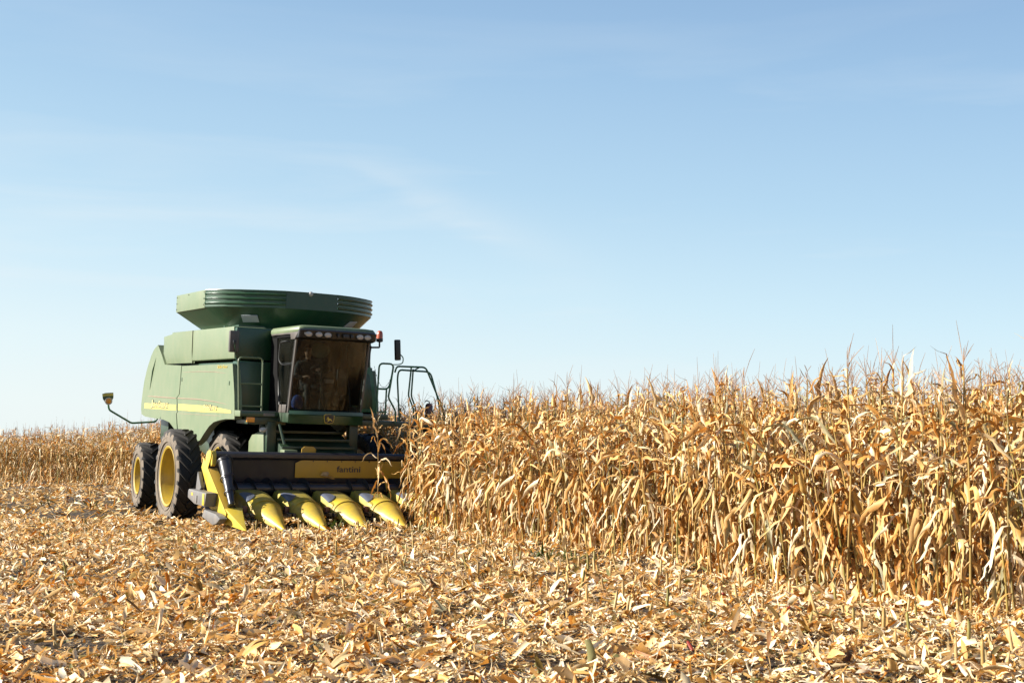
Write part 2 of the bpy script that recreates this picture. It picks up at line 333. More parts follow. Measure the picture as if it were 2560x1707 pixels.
# ================================================================== array mesh builder (litter, corn)
def array_mesh(name, V, F, tint, mat, parent=None, smooth=True):
    """V (n,3) float, F (m,4) int, tint (n,)"""
    me = bpy.data.meshes.new(name); n, m = len(V), len(F)
    me.vertices.add(n); me.vertices.foreach_set('co', np.ascontiguousarray(V, np.float32).ravel())
    me.loops.add(m*4); me.loops.foreach_set('vertex_index', np.ascontiguousarray(F, np.int32).ravel())
    me.polygons.add(m); me.polygons.foreach_set('loop_start', np.arange(0, m*4, 4, dtype=np.int32))
    try: me.polygons.foreach_set('loop_total', np.full(m, 4, np.int32))
    except Exception: pass
    if smooth: me.polygons.foreach_set('use_smooth', np.ones(m, bool))
    a = me.attributes.new('tint', 'FLOAT', 'POINT'); a.data.foreach_set('value', np.ascontiguousarray(tint, np.float32))
    me.update(calc_edges=True); me.validate()
    return link_mesh(name, me, mat, parent)
def ribbons(P, D, Nn, width, fold, tint, prof=None):
    """P (n,s,3) centreline, D unused, Nn (n,s,3) side vectors, U (n,s,3) up vectors; returns V,F,T of 3-wide strips"""
    n, s, _ = P.shape
    if prof is None: prof = np.ones(s)
    side, up = Nn
    if prof.ndim == 1: prof = prof[None, :]
    w = (width[:, None]*prof)[..., None]
    Lf = P - side*w*0.5 + up*w*fold[:, None, None]; Rt = P + side*w*0.5 + up*w*fold[:, None, None]
    V = np.stack([Lf, P, Rt], 2).reshape(-1, 3)
    idx = np.arange(n*s*3).reshape(n, s, 3)
    F = np.stack([idx[:, :-1, :-1], idx[:, :-1, 1:], idx[:, 1:, 1:], idx[:, 1:, :-1]], -1).reshape(-1, 4)
    T = np.repeat(tint, s*3)
    return V, F, T
def merge(parts):
    Vs, Fs, Ts = [], [], []; o = 0
    for V, F, T in parts:
        Vs.append(V); Fs.append(F + o); Ts.append(T); o += len(V)
    return np.concatenate(Vs), np.concatenate(Fs), np.concatenate(Ts)

# ------------------------------------------------------------------ litter
FOV = 0.43
EA = R(26.5); EU = np.array([-math.sin(EA), math.cos(EA)]); EN = np.array([math.cos(EA), math.sin(EA)])   # row direction (away), across (into the corn)
E0 = np.array([-1.5, 22.6])                                                                              # a point on the first standing row
def row_xy(k, t):   # k-th row from the edge (0 = first standing), t metres away from E0 along the row
    return E0 + EN*0.75*k + EU*t
def clump(x, y):
    a = np.sin(x*5.1+1.7*np.sin(y*2.9))*np.sin(y*4.3+1.3*np.sin(x*3.7)) + 0.6*np.sin(x*11.3+y*4.1)*np.sin(y*12.7-x*3.3)
    return 0.045 + 0.055*np.clip(a, -0.8, 1.4)
def litter(n, ymin, ymax, lmin, lmax, seed):
    g = np.random.default_rng(seed)
    u = g.random(n); y = 1/np.sqrt(1/ymin**2 + u*(1/ymax**2 - 1/ymin**2)) if False else np.sqrt(ymin**2 + u*(ymax**2 - ymin**2))
    x = (g.random(n)*2-1)*(y*FOV + 2.2)
    # thinner patches where the soil shows
    pat = np.sin(x*1.1+0.7*y+2)*np.sin(y*0.9-0.4*x+1) + 0.5*np.sin(x*2.7+1)*np.sin(y*3.1)
    keep = g.random(n) > np.clip((pat-0.72)*2.0, 0, 0.85)
    x, y, = x[keep], y[keep]; n = len(x)
    Ln = lmin + (lmax-lmin)*g.random(n)**2.2; wd = Ln*(0.12 + 0.28*g.random(n)**1.2); wd = np.minimum(wd, 0.065)
    chaff = g.random(n) < 0.30; wd[chaff] *= 0.33
    az = g.random(n)*2*np.pi; up = g.random(n) < 0.045
    tilt = np.where(up, g.uniform(0.5, 1.45, n), np.abs(g.normal(0, 0.34, n)))
    s = 5; t = np.linspace(-0.5, 0.5, s)
    bend = g.normal(0, np.where(Ln > 0.12, 0.32, 0.5), n); 
    # centreline in local frame: along d with curl
    ang = tilt[:, None] + bend[:, None]*t[None, :]
    step = 1/(s-1); cx = np.cumsum(np.cos(ang)*step, 1) - step; cz = np.cumsum(np.sin(ang)*step, 1) - step
    cx -= cx.mean(1, keepdims=True); cz -= cz.min(1, keepdims=True)
    d = np.stack([np.cos(az), np.sin(az)], -1); perp = np.stack([-np.sin(az), np.cos(az)], -1)
    cur = g.normal(0, 0.25, n)[:, None]*(t[None, :]**2)
    P = np.zeros((n, s, 3))
    P[..., :2] = np.stack([x, y], -1)[:, None, :] + (cx*Ln[:, None])[..., None]*d[:, None, :] + (cur*Ln[:, None])[..., None]*perp[:, None, :]
    P[..., 2] = gz(x, y)[:, None] + clump(x, y)[:, None]*(0.4+0.6*g.random(n)[:, None]) + cz*Ln[:, None]
    roll = g.normal(0, 0.65, n)[:, None] + g.normal(0, 0.7, n)[:, None]*t[None, :]
    tang = np.gradient(P, axis=1); tang /= np.linalg.norm(tang, axis=2, keepdims=True) + 1e-9
    sd = np.cross(tang, np.array([0, 0, 1.0])); sd /= np.linalg.norm(sd, axis=2, keepdims=True) + 1e-6
    un = np.cross(sd, tang)
    side = sd*np.cos(roll)[..., None] + un*np.sin(roll)[..., None]; upv = un*np.cos(roll)[..., None] - sd*np.sin(roll)[..., None]
    prof = np.array([0.35, 0.9, 1.0, 0.8, 0.12])[None]*np.ones((n, 1)); blunt = g.random(n) < 0.6
    prof[blunt, 0] = g.uniform(0.5, 1.1, blunt.sum()); prof[blunt, 4] = g.uniform(0.25, 1.0, blunt.sum()); prof = prof*g.uniform(0.7, 1.3, (n, s))
    fold = g.uniform(-0.15, 0.6, n)
    return ribbons(P, None, (side, upv), wd, fold, g.random(n), prof)
Lt = [litter(115000, 5.5, 14, 0.022, 0.115, 1), litter(15000, 5.5, 14, 0.09, 0.22, 21), litter(80000, 5.5, 14, 0.012, 0.05, 11), litter(125000, 14, 26, 0.035, 0.17, 2), litter(50000, 26, 58, 0.07, 0.32, 3)]
V, F, T = merge(Lt)
tag(array_mesh('crop_litter', V, F, T, LITM), 'layer of chopped dry corn leaves, husks and stalk bits covering the harvested ground', 'crop litter', kind='stuff')

# ------------------------------------------------------------------ corn plants
def rotz(v, a):
    c, s = math.cos(a), math.sin(a); return np.stack([v[..., 0]*c - v[..., 1]*s, v[..., 0]*s + v[..., 1]*c, v[..., 2]], -1)
def corn_plant(seed, seg=9, lod=0):
    g = np.random.default_rng(seed)
    H = g.uniform(1.88, 2.14)
    lean = g.normal(0, 0.05, 2)
    def stem(z): z = np.asarray(z, float); return np.stack([lean[0]*z + 0.02*np.sin(z*3+seed), lean[1]*z + 0.02*np.cos(z*2.3+seed), z], -1)
    # stalk
    zs = np.linspace(-0.05, H, 9 if not lod else 4); c = stem(zs); r = np.interp(zs, [0, H*0.5, H], [0.013, 0.011, 0.0045])
    k = 5 if not lod else 3
    ang = np.arange(k)*2*np.pi/k
    V = (c[:, None, :] + r[:, None, None]*np.stack([np.cos(ang), np.sin(ang), 0*ang], -1)[None]).reshape(-1, 3)
    i = np.arange(len(zs)*k).reshape(-1, k); j = np.roll(i, -1, 1)
    stalk = (V, np.stack([i[:-1], j[:-1], j[1:], i[1:]], -1).reshape(-1, 4), np.full(len(V), g.random()))
    # leaves
    nl = 19 if not lod else 12; s = seg
    z0 = np.linspace(0.22, H*0.97, nl) + g.normal(0, 0.03, nl)
    az = (np.arange(nl) % 2)*np.pi + g.normal(0, 0.55, nl) + g.random()*6.28
    fr = z0/H
    Ln = np.where(fr > 0.85, g.uniform(0.16, 0.32, nl), np.where(fr > 0.3, g.uniform(0.36, 0.72, nl), g.uniform(0.32, 0.55, nl)))
    wd = np.where(fr > 0.85, g.uniform(0.018, 0.034, nl), g.uniform(0.026, 0.058, nl))
    a0 = np.where(fr > 0.8, g.uniform(0.15, 0.6, nl), np.where(fr < 0.5, g.uniform(0.12, 0.6, nl), g.uniform(0.3, 0.95, nl)))
    brk = np.where(fr < 0.5, g.uniform(0.04, 0.3, nl), g.uniform(0.18, 0.75, nl)); aend = np.where(fr > 0.8, g.uniform(0.5, 2.3, nl), np.where(fr > 0.55, g.uniform(1.5, 3.1, nl), g.uniform(2.5, 3.12, nl)))
    t = np.linspace(0, 1, s)
    k2 = 1/(1+np.exp(-(t[None]-brk[:, None])*g.uniform(9, 30, nl)[:, None]))
    a = a0[:, None]*(1-k2) + aend[:, None]*k2 + g.normal(0, 0.30, (nl, s))
    azv = az[:, None] + np.cumsum(g.normal(0, 0.22, (nl, s)), 1)
    step = (Ln/(s-1))[:, None]
    dx, dy, dz = np.sin(a)*np.cos(azv)*step, np.sin(a)*np.sin(azv)*step, np.cos(a)*step
    P = np.stack([np.cumsum(dx, 1), np.cumsum(dy, 1), np.cumsum(dz, 1)], -1); P -= P[:, :1]
    P += stem(z0)[:, None, :]
    P[..., 2] = np.maximum(P[..., 2], 0.03)
    tang = np.gradient(P, axis=1); tang /= np.linalg.norm(tang, axis=2, keepdims=True) + 1e-9
    ref = np.stack([-np.sin(az), np.cos(az), 0*az], -1)[:, None, :]*np.ones((1, s, 1))
    sd = ref - (ref*tang).sum(-1, keepdims=True)*tang; sd /= np.linalg.norm(sd, axis=2, keepdims=True) + 1e-6
    un = np.cross(sd, tang)
    tw = g.normal(0, 0.5, nl)[:, None] + g.normal(0, 2.2, nl)[:, None]*t[None] + g.normal(0, 0.35, (nl, s))
    side = sd*np.cos(tw)[..., None] + un*np.sin(tw)[..., None]; up = un*np.cos(tw)[..., None] - sd*np.sin(tw)[..., None]
    prof = np.interp(t, [0, 0.1, 0.4, 0.75, 1], [0.55, 0.85, 1.0, 0.7, 0.06])
    prof = prof[None]*g.uniform(0.68, 1.25, (nl, s))
    lv = ribbons(P, None, (side, up), wd*(0.8+0.4*g.random(nl)), g.uniform(0.05, 0.6, nl), np.clip(g.random(nl)*0.9 + (1-fr)*0.12, 0, 1), prof)
    # husked ear hanging or standing on a short shank
    ne = 1; ears = []
    for e in range(ne):
        ze = g.uniform(0.85, 1.1); a = g.random()*6.28; down = g.random() < 0.45; el = g.uniform(0.20, 0.27); er = g.uniform(0.026, 0.034)
        dirv = np.array([math.cos(a)*0.45, math.sin(a)*0.45, -0.9 if down else 0.85]); dirv /= np.linalg.norm(dirv)
        b = stem(np.array([ze]))[0] + np.array([math.cos(a), math.sin(a), 0])*0.03
        m = 7 if not lod else 4; kk = 7 if not lod else 4
        tt = np.linspace(0, 1, m); rr = er*np.interp(tt, [0, 0.12, 0.35, 0.7, 1], [0.3, 0.85, 1, 0.75, 0.1])
        x = np.cross(dirv, [0.3, 0.2, 0.9]); x /= np.linalg.norm(x); y = np.cross(dirv, x); an = np.arange(kk)*2*np.pi/kk
        ring = np.cos(an)[:, None]*x + np.sin(an)[:, None]*y
        V = (b + dirv*el*tt[:, None])[:, None, :] + rr[:, None, None]*ring[None]*(1 + 0.12*g.normal(0, 1, (m, kk, 1)))
        i = np.arange(m*kk).reshape(m, kk); j = np.roll(i, -1, 1)
        ears.append((V.reshape(-1, 3), np.stack([i[:-1], j[:-1], j[1:], i[1:]], -1).reshape(-1, 4), np.full(m*kk, g.random())))
        # loose husk blades
        nh = 4 if not lod else 2; th = np.linspace(0, 1, 5); hz = g.random(nh)*6.28; hl = el*g.uniform(0.8, 1.25, nh)
        outv = np.cos(hz)[:, None]*x + np.sin(hz)[:, None]*y
        sp = g.uniform(0.2, 1.0, nh)
        Pp = b + dirv*(hl[:, None, None]*th[None, :, None]) + outv[:, None, :]*(er*1.05 + (sp[:, None]*th[None]**2*0.09))[..., None]
        Pp[..., 2] -= (th**2*0.04)[None]
        sdd = np.cross(dirv, outv)[:, None, :]*np.ones((1, 5, 1)); upp = outv[:, None, :]*np.ones((1, 5, 1))
        ears.append(ribbons(Pp, None, (sdd, upp), np.full(nh, 0.05), np.full(nh, -0.25), g.random(nh), np.array([0.5, 1, 1, 0.7, 0.1])))
    ear = merge(ears)
    # tassel
    nb = (g.integers(4, 8) if not lod else 5); tl = g.uniform(0.12, 0.26, nb); tl[0] = g.uniform(0.26, 0.44)
    if g.random() < 0.45: tl *= 0.35
    tb = np.linspace(0, 1, 4); ta = g.random(nb)*6.28; to = g.uniform(0.15, 0.75, nb); to[0] = 0.05; base = stem(np.array([H]))[0]
    zb = g.random(nb)*0.10; zb[0] = 0
    ang2 = to[:, None] + (tb[None]*g.uniform(0.0, 0.6, nb)[:, None])
    dd = np.stack([np.sin(ang2)*np.cos(ta)[:, None], np.sin(ang2)*np.sin(ta)[:, None], np.cos(ang2)], -1)*(tl[:, None, None]/3)
    Pt = np.cumsum(dd, 1); Pt -= Pt[:, :1]; Pt += base; Pt[..., 2] += zb[:, None] - 0.02
    dn = dd/np.linalg.norm(dd, axis=2, keepdims=True)
    sv = np.cross(dn, np.array([0.3, 0.5, 0.1])); sv /= np.linalg.norm(sv, axis=2, keepdims=True); uv = np.cross(sv, dn)
    tas = merge([ribbons(Pt, None, (sv, uv), np.full(nb, 0.0052), np.zeros(nb), g.random(nb), np.array([0.7, 1, 1, 0.5])),
                 ribbons(Pt, None, (uv, sv), np.full(nb, 0.0052), np.zeros(nb), g.random(nb), np.array([0.7, 1, 1, 0.5]))])
    return dict(stalk=stalk, leaves=lv, ear=ear, tassel=tas)
PM = dict(stalk=STALK, leaves=LEAF, ear=HUSK, tassel=TASS)
NV = 10
protos = []
PLBL = 'tall dry golden corn plant with hanging leaves in the nearest rows of uncut corn'
PGRP = 'corn plants standing in the nearest rows'
# positions of every plant, nearest rows first
near, far = [], []
g = np.random.default_rng(55)
def mach_local(p):
    d = Vector((p[0], p[1], 0)) - Vector((MO.x, MO.y, 0)); return d.dot(FW), d.dot(LF)
for k in range(0, 16):
    t = -19.5 + g.random()*0.1
    while t < 40:
        t += g.uniform(0.12, 0.19)
        p = row_xy(k, t) + EN*g.normal(0, 0.035)
        if p[1] < 3.5: continue
        lx, ly = mach_local(p)
        if ly < 2.75 and lx < 4.0: continue         # already taken by the header
        if lx < -24: continue
        if p[0]/p[1] > 0.52: continue
        if k >= 9 and g.random() < 0.35: continue
        (near if (k <= 3 and len(near) < 5000) else far).append((p[0], p[1], k, t))
# the nearest 300 in the front rows are things of their own
near.sort(key=lambda q: (q[1] + q[2]*3.0) if q[0]/q[1] < 0.44 else 99)
ind = near[:288]; far += near[288:]
strays = []
for lx, ly in ((3.95, 1.06), (3.75, 0.66)):
    w = MW @ Vector((lx, ly, 0)); strays.append((w.x, w.y))
def placed_proto(i):
    pr = corn_plant(100+i)
    root = empty('corn_plant'); tag(root, PLBL, 'corn plant', PGRP)
    for nm in ('stalk', 'leaves', 'ear', 'tassel'): array_mesh(nm, *pr[nm], PM[nm], root)
    return root
roots = [placed_proto(i) for i in range(NV)]
for q, (x, y, k, t) in enumerate(ind):
    o = roots[q] if q < NV else copy_tree(roots[int(g.integers(0, NV))])
    o.location = (x, y, float(gz(x, y)) - 0.01); o.rotation_euler = (g.normal(0, 0.04), g.normal(0, 0.04), g.random()*6.28)
    sc = g.uniform(0.92, 1.07); o.scale = (sc, sc, sc*g.uniform(0.97, 1.05))
for (x, y), lb, v in zip(strays, ('stray corn plant standing between the header snouts, the right one of two', 'thin stray corn plant in front of the yellow header panel, left one of two'), (3, 6)):
    o = copy_tree(roots[v]); tag(o, lb, 'corn plant', 'stray corn plants at the header'); o.location = (x, y, -0.02); o.scale = (0.8, 0.8, 0.93); o.rotation_euler = (0, 0, 1.0+v)
# the mass of the field
back = []
edge = [(-32, 58), (-24, 53), (-18.5, 50.3), (-15.6, 48.5), (-13.6, 45.5)]
for a, b in zip(edge[:-1], edge[1:]):
    a = np.array(a); b = np.array(b); d = b-a; ln = np.linalg.norm(d); d = d/ln; nn = np.array([-d[1], d[0]]); nn = nn if nn[1] > 0 else -nn
    for r in range(14):
        n = int(ln/0.21)
        for i in range(n):
            if r > 6 and g.random() < 0.3: continue
            p = a + d*(i+g.random())*0.21 + nn*(r*0.75 + g.normal(0, 0.12)); back.append((p[0], p[1]))
for r in range(16):      # behind the machine, seen under its body and beyond the end-light arm
    for i in range(100):
        p = np.array([-13.6, 45.5]) + np.array([i*0.2, r*0.75*0.9]) + g.normal(0, 0.08, 2)
        if g.random() < 0.85: back.append((p[0], p[1]))
def mass(pts, pool, scale=(0.92, 1.08)):
    pts = list(pts); g2 = np.random.default_rng(9); buckets = [[] for _ in pool]
    for p in pts: buckets[int(g2.integers(0, len(pool)))].append(p)
    outp = {k: [] for k in PM}
    for pr, b in zip(pool, buckets):
        if not b: continue
        b = np.array(b)[:, :2]; n = len(b); a = g2.random(n)*6.28; sc = g2.uniform(*scale, n); sc = sc*(np.interp(b[:, 0], [-25, -14], [0.84, 1.0]) if scale[0] > 0.95 else np.interp(b[:, 1], [10, 20], [1.0, 1.06])); lx, ly = g2.normal(0, 0.04, n), g2.normal(0, 0.04, n)
        c, s = np.cos(a)[:, None], np.sin(a)[:, None]; shift = g2.random(n)
        z = gz(b[:, 0], b[:, 1])
        for k, (V, F, T) in pr.items():
            x = V[None, :, 0]*c - V[None, :, 1]*s; y = V[None, :, 0]*s + V[None, :, 1]*c; zz = V[None, :, 2]*np.ones((n, 1))
            x = (x + zz*lx[:, None])*sc[:, None] + b[:, :1]; y = (y + zz*ly[:, None])*sc[:, None] + b[:, 1:2]; zz = zz*sc[:, None] + z[:, None] - 0.01
            VV = np.stack([x, y, zz], -1).reshape(-1, 3)
            FF = (F[None] + (np.arange(n)*len(V))[:, None, None]).reshape(-1, 4)
            TT = ((T[None] + shift[:, None]) % 1.0).ravel()
            outp[k].append((VV, FF, TT))
    return outp
A = mass(far, [corn_plant(100+i, seg=8, lod=0) for i in range(6)])
B = mass(back, [corn_plant(300+i, seg=6, lod=1) for i in range(5)], (0.98, 1.14))
Vs, Fs, Ts, Ms = [], [], [], []; off = 0
for mi, k in enumerate(('stalk', 'leaves', 'ear', 'tassel')):
    V, F, T = merge(A[k] + B[k]); Vs.append(V); Fs.append(F+off); Ts.append(T); Ms.append(np.full(len(F), mi, np.int32)); off += len(V)
def leafmat_static(m, name):     # same look without the per-object shift
    c = m.copy(); c.name = name; nt = c.node_tree
    for n in nt.nodes:
        if n.type == 'OBJECT_INFO':
            for l in list(n.outputs['Random'].links): nt.links.remove(l)
    return c
cf = array_mesh('corn_field', np.concatenate(Vs), np.concatenate(Fs), np.concatenate(Ts), [PM[k] for k in ('stalk', 'leaves', 'ear', 'tassel')])
cf.data.polygons.foreach_set('material_index', np.concatenate(Ms)); cf.data.update()
tag(cf, 'dense mass of uncut dry corn behind the nearest rows and along the far edge', 'corn field', kind='stuff')
print('plants', len(ind), len(far), len(back), 'faces', len(cf.data.polygons))
#@@MACHINE@@
# ================================================================== combine harvester (machine frame coordinates, metres)
cmb = empty('combine_harvester'); cmb.matrix_world = MW
tag(cmb, 'green combine harvester with dual front wheels and open grain tank, parked facing the camera', 'combine harvester')

# ---- body: side shields are shells with real thickness and an inner core
side_prof = [(-4.29,3.54),(-4.62,3.45),(-4.88,3.30),(-5.21,3.00),(-5.42,2.72),(-5.53,2.45),(-5.60,2.2),(-5.60,2.05),(-5.53,1.93),(-5.2,1.88),(-4.4,1.86),(-3.5,1.85),(-2.95,1.80),(-2.55,1.68),(-2.2,1.50),
             (-1.6,1.36),(-0.9,1.38),(-0.5,1.50),(-0.2,1.66),(0.1,1.80),(0.4,1.89),(0.8,1.94),(1.2,1.97),(1.74,1.98),(1.73,2.10),(1.66,2.45),(1.46,3.05)]
def panel(poly, yo, th, name, mat, parent, bevel=0.012, bulge=0.0):
    for sg in (-1, 1):
        mb = MB(); n = len(poly)
        mb.prism(poly, 1, sg*yo, sg*(yo-th))
        mb.build(name, mat, parent, bevel=bevel)
body = MB()
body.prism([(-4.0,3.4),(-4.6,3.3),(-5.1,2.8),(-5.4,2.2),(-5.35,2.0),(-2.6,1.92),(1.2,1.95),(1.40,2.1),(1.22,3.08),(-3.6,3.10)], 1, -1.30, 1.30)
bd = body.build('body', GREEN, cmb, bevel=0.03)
# left/right shields split at the seam
seam = [(-2.17,3.04),(-2.25,2.42),(-2.43,2.35),(-2.31,2.05),(-2.41,2.0),(-2.16,1.48)]
rear_sh = [(-2.19,3.04),(-2.27,2.42),(-2.45,2.35),(-2.33,2.05),(-2.43,2.0),(-2.23,1.52),(-2.55,1.68),(-2.95,1.80),(-3.5,1.85),(-4.4,1.86),(-5.2,1.88),(-5.53,1.93),(-5.60,2.05),(-5.60,2.2),(-5.53,2.45),(-5.42,2.72),(-5.21,3.0),(-4.88,3.30),(-4.62,3.45),(-4.29,3.54),(-3.9,3.3),(-3.6,3.08)]
front_sh = [(1.46,3.03),(1.66,2.45),(1.73,2.10),(1.74,1.98),(1.2,1.97),(0.8,1.94),(0.4,1.89),(0.1,1.80),(-0.2,1.66),(-0.5,1.50),(-0.9,1.38),(-1.6,1.36),(-2.13,1.49),(-2.38,2.0),(-2.28,2.05),(-2.40,2.35),(-2.22,2.42),(-2.14,3.03)]
def shield(poly, sg, name, mat):
    # bulged shell: outline pulled inwards at the rim, crowned towards the middle
    cx = sum(p[0] for p in poly)/len(poly); cz = sum(p[1] for p in poly)/len(poly); bm = bmesh.new()
    vs = [bm.verts.new((p[0], sg*1.43, p[1])) for p in poly]; f = bm.faces.new(vs)
    bmesh.ops.recalc_face_normals(bm, faces=bm.faces)
    r = bmesh.ops.inset_region(bm, faces=[f], thickness=0.045, depth=0.0)
    for v in f.verts: v.co.y = sg*1.462
    bmesh.ops.inset_region(bm, faces=[f], thickness=0.25, depth=0.0)
    for v in f.verts: v.co.y = sg*1.478
    rim = [e for e in bm.edges if len(e.link_faces) == 1]
    ex = bmesh.ops.extrude_edge_only(bm, edges=rim)
    for v in [q for q in ex['geom'] if isinstance(q, bmesh.types.BMVert)]: v.co.y = sg*1.33
    bmesh.ops.triangulate(bm, faces=[q for q in bm.faces if len(q.verts) > 4])
    bmesh.ops.recalc_face_normals(bm, faces=bm.faces)
    me = bpy.data.meshes.new(name); bm.to_mesh(me); bm.free()
    me.polygons.foreach_set('use_smooth', [True]*len(me.polygons)); me.set_sharp_from_angle(angle=R(40))
    return link_mesh(name, me, mat, cmb)
for sg in (-1, 1):
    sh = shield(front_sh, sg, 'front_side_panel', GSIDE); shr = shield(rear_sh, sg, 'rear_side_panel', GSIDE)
    if sg == -1: shR, shRR = sh, shr
# rear panel indentation rib and stripe
for sg in (-1,):
    MB().tube([(-4.40, -1.475, 3.25), (-4.62, -1.478, 2.95), (-4.84, -1.472, 2.52)], [0.006, 0.028, 0.012], n=8).build('crease', GREEN, shRR)
    MB().prism([(-2.44,2.195),(-5.28,2.19),(-5.25,2.07),(-2.44,2.07)], 1, -1.480, -1.484).build('stripe', DECAL, shRR, bevel=0)
    MB().prism([(1.50,2.14),(0.67,2.18),(-0.35,2.205),(-2.27,2.215),(-2.27,2.08),(-0.4,2.075),(1.54,2.09)], 1, -1.480, -1.484).build('stripe', DECAL, shR, bevel=0)
    XD, YD = (1, 0, 0), (0, 0, 1)
    def sign(txt, x0, x1, z0, hgt, par, shear=0.0, off=0.0, cond=1.0):
        for m, dy, g_, ofs in ((LETD, -1.4855, 0.022, 0.035), (LETT, -1.4885, 0.0, 0.012)):
            t = text_mesh('lettering', txt, 1.0, m, par, (0, 0, 0), XD, YD, shear=shear, extrude=0.002, offset=ofs)
            xs = [v.co.x for v in t.data.vertices]; zs = [v.co.z for v in t.data.vertices]
            w = max(xs)-min(xs); h = max(zs)-min(zs); mx0, mz0 = min(xs), min(zs)
            kx, kz = (x1-x0+2*g_)/w, (hgt+1.2*g_)/h
            for v in t.data.vertices: v.co = ((v.co.x-mx0)*kx + x0 - g_*0.5, dy + v.co.y*0.3, (v.co.z-mz0)*kz + z0 - g_*0.9)
    sign('J', -4.62, -4.47, 2.10, 0.175, shRR); sign('OHN', -4.44, -3.96, 2.12, 0.10, shRR)
    sign('D', -3.93, -3.76, 2.12, 0.135, shRR); sign('EERE', -3.73, -3.13, 2.12, 0.10, shRR)
    sign('9660', -0.32, 0.20, 2.13, 0.10, shR, shear=0.2); sign('STS', 0.22, 0.60, 2.13, 0.075, shR, shear=0.2)
    SCUFF = paint('scuffed_edge', (0.30, 0.20, 0.13), dust=(0.5, 0.38, 0.3), amt=0.5, spread=0.3, rough=0.8, coat=0)
    MB().tube([(-2.1,-1.476,2.895),(-0.8,-1.479,2.90),(0.3,-1.479,2.885),(1.05,-1.476,2.85)], [0.003,0.007,0.007,0.003], n=6).build('scuff_line', SCUFF, shR)
    MB().tube([(-2.35,-1.474,2.335),(-0.8,-1.479,2.33),(0.5,-1.479,2.29),(1.45,-1.472,2.24)], [0.012,0.012,0.008,0.004], n=6).build('scuff_line', SCUFF, shR)
    MB().tube([(-5.05,-1.470,2.36),(-4.0,-1.477,2.35),(-2.5,-1.474,2.335)], [0.010,0.014,0.012], n=6).build('scuff_line', SCUFF, shRR)
    MB().tube([(-2.2,-1.476,2.01),(0.3,-1.477,2.02),(1.45,-1.470,2.03)], [0.004,0.006,0.004], n=6).build('scuff_line', SCUFF, shR)
    MB().box((1.30,-1.486,2.62),(1.34,-1.470,2.70)).build('latch', GREEN, shR, bevel=0.004)
    MB().box((-2.10,-1.486,2.70),(-2.06,-1.470,2.78)).build('latch', GREEN, shR, bevel=0.004)
    t = text_mesh('lettering', 'Bullet Rotor', 0.085, DECAL, shR, (0.50, -1.483, 2.95), XD, YD, shear=0.25, sx=1.55)
# upper body
ub = MB(); ub.prism([(-3.34,3.80),(1.24,3.76),(1.36,3.13),(-3.2,3.13)], 1, -1.42, 1.42)
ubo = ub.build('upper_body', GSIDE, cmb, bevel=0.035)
# plain front wall each side of the cab, its shade put into the green
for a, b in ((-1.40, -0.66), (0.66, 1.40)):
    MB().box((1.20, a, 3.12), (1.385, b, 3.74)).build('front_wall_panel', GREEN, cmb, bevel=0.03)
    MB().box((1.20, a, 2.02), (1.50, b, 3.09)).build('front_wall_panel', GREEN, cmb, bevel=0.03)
# air scoop on the machine's right, open towards the top rear
sc = MB(); rings = []
for th, inn in ((0, 0), (1, 1)):
    pass
arc_n = 14; out_top, out_bot, in_top = [], [], []
for k in range(arc_n+1):
    a = math.pi*0.5*k/arc_n
    x = -1.60 - 2.62*math.sin(a); y = -1.50 + 0.065*math.exp(-k*1.1) + 0.50*(1-math.cos(a))**3.5; zt = 3.775 - 0.13*math.sin(a)**2 + 0.07*math.sin(a)**6
    out_top.append((x, y, zt)); out_bot.append((x+0.02+0.60*(k/arc_n)**2, y+0.02, 3.09)); in_top.append((x+0.05, y+0.035, zt-0.005))
mid = [((a[0]*0.35+b[0]*0.65) - 0.10*(i/arc_n)**2, a[1]-0.03*min(1, i/3), 3.33) for i, (a, b) in enumerate(zip(out_top, out_bot))]
in_bot = [(p[0]+0.05, p[1]+0.035, p[2]) for p in out_bot]
sc.rings([in_bot, in_top, out_top, mid, out_bot], closed=False, cap=False)
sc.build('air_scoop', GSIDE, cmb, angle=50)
MB().box((-3.70, -0.98, 3.74), (-3.25, -0.94, 3.80)).build('scoop_shade_panel', BLACK, cmb)  # added black panel standing in for shade inside the scoop
MB().box((-3.55, -0.9, 3.1), (-1.5, 0.9, 3.62)).build('engine_deck', BLACK, cmb, bevel=0.02)

# ---- grain tank extension
rim = [(0.40,-1.75),(0.62,-1.66),(0.86,-1.50),(1.08,-1.27),(1.28,-0.98),(1.44,-0.72),(1.54,-0.50),(1.60,0.0),(1.55,0.56),(1.44,0.86),(1.28,1.10),(1.08,1.34),(0.86,1.55),(0.62,1.68),(0.40,1.75)]
def offs(poly, d):
    o = []
    for i, p in enumerate(poly):
        a = poly[max(i-1, 0)]; b = poly[min(i+1, len(poly)-1)]; t = Vector((b[0]-a[0], b[1]-a[1])).normalized(); o.append((p[0]+t.y*d, p[1]-t.x*d))
    return o
tank = empty('grain_tank'); tank.parent = cmb
def wall(path, prof, name, mat, par, th=0.02):
    mb = MB(); rr = []
    for d, z in prof: rr.append([(x, y, z) for x, y in offs(path, d)])
    for d, z in prof[::-1]: rr.append([(x, y, z) for x, y in offs(path, d-th)])
    rr.append(rr[0]); mb.rings(rr, closed=False, cap=False)
    n = len(prof)
    return mb.build(name, mat, par, angle=30)
def rib_prof(z0, z1, nr=3):
    pr = [(0.0, z0), (0.012, z0+0.012)]; h = (z1-z0)
    for k in range(nr):
        c = z0 + h*(k+0.9)/(nr+0.75)
        pr += [(0.012, c-0.030), (0.036, c-0.010), (0.040, c+0.006), (0.010, c+0.020)]
    pr += [(0.012, z1-0.02), (0.03, z1-0.008), (0.028, z1)]
    return pr
wall(rim[:7], rib_prof(4.14, 4.49), 'corrugated_panel', GTANK, tank)
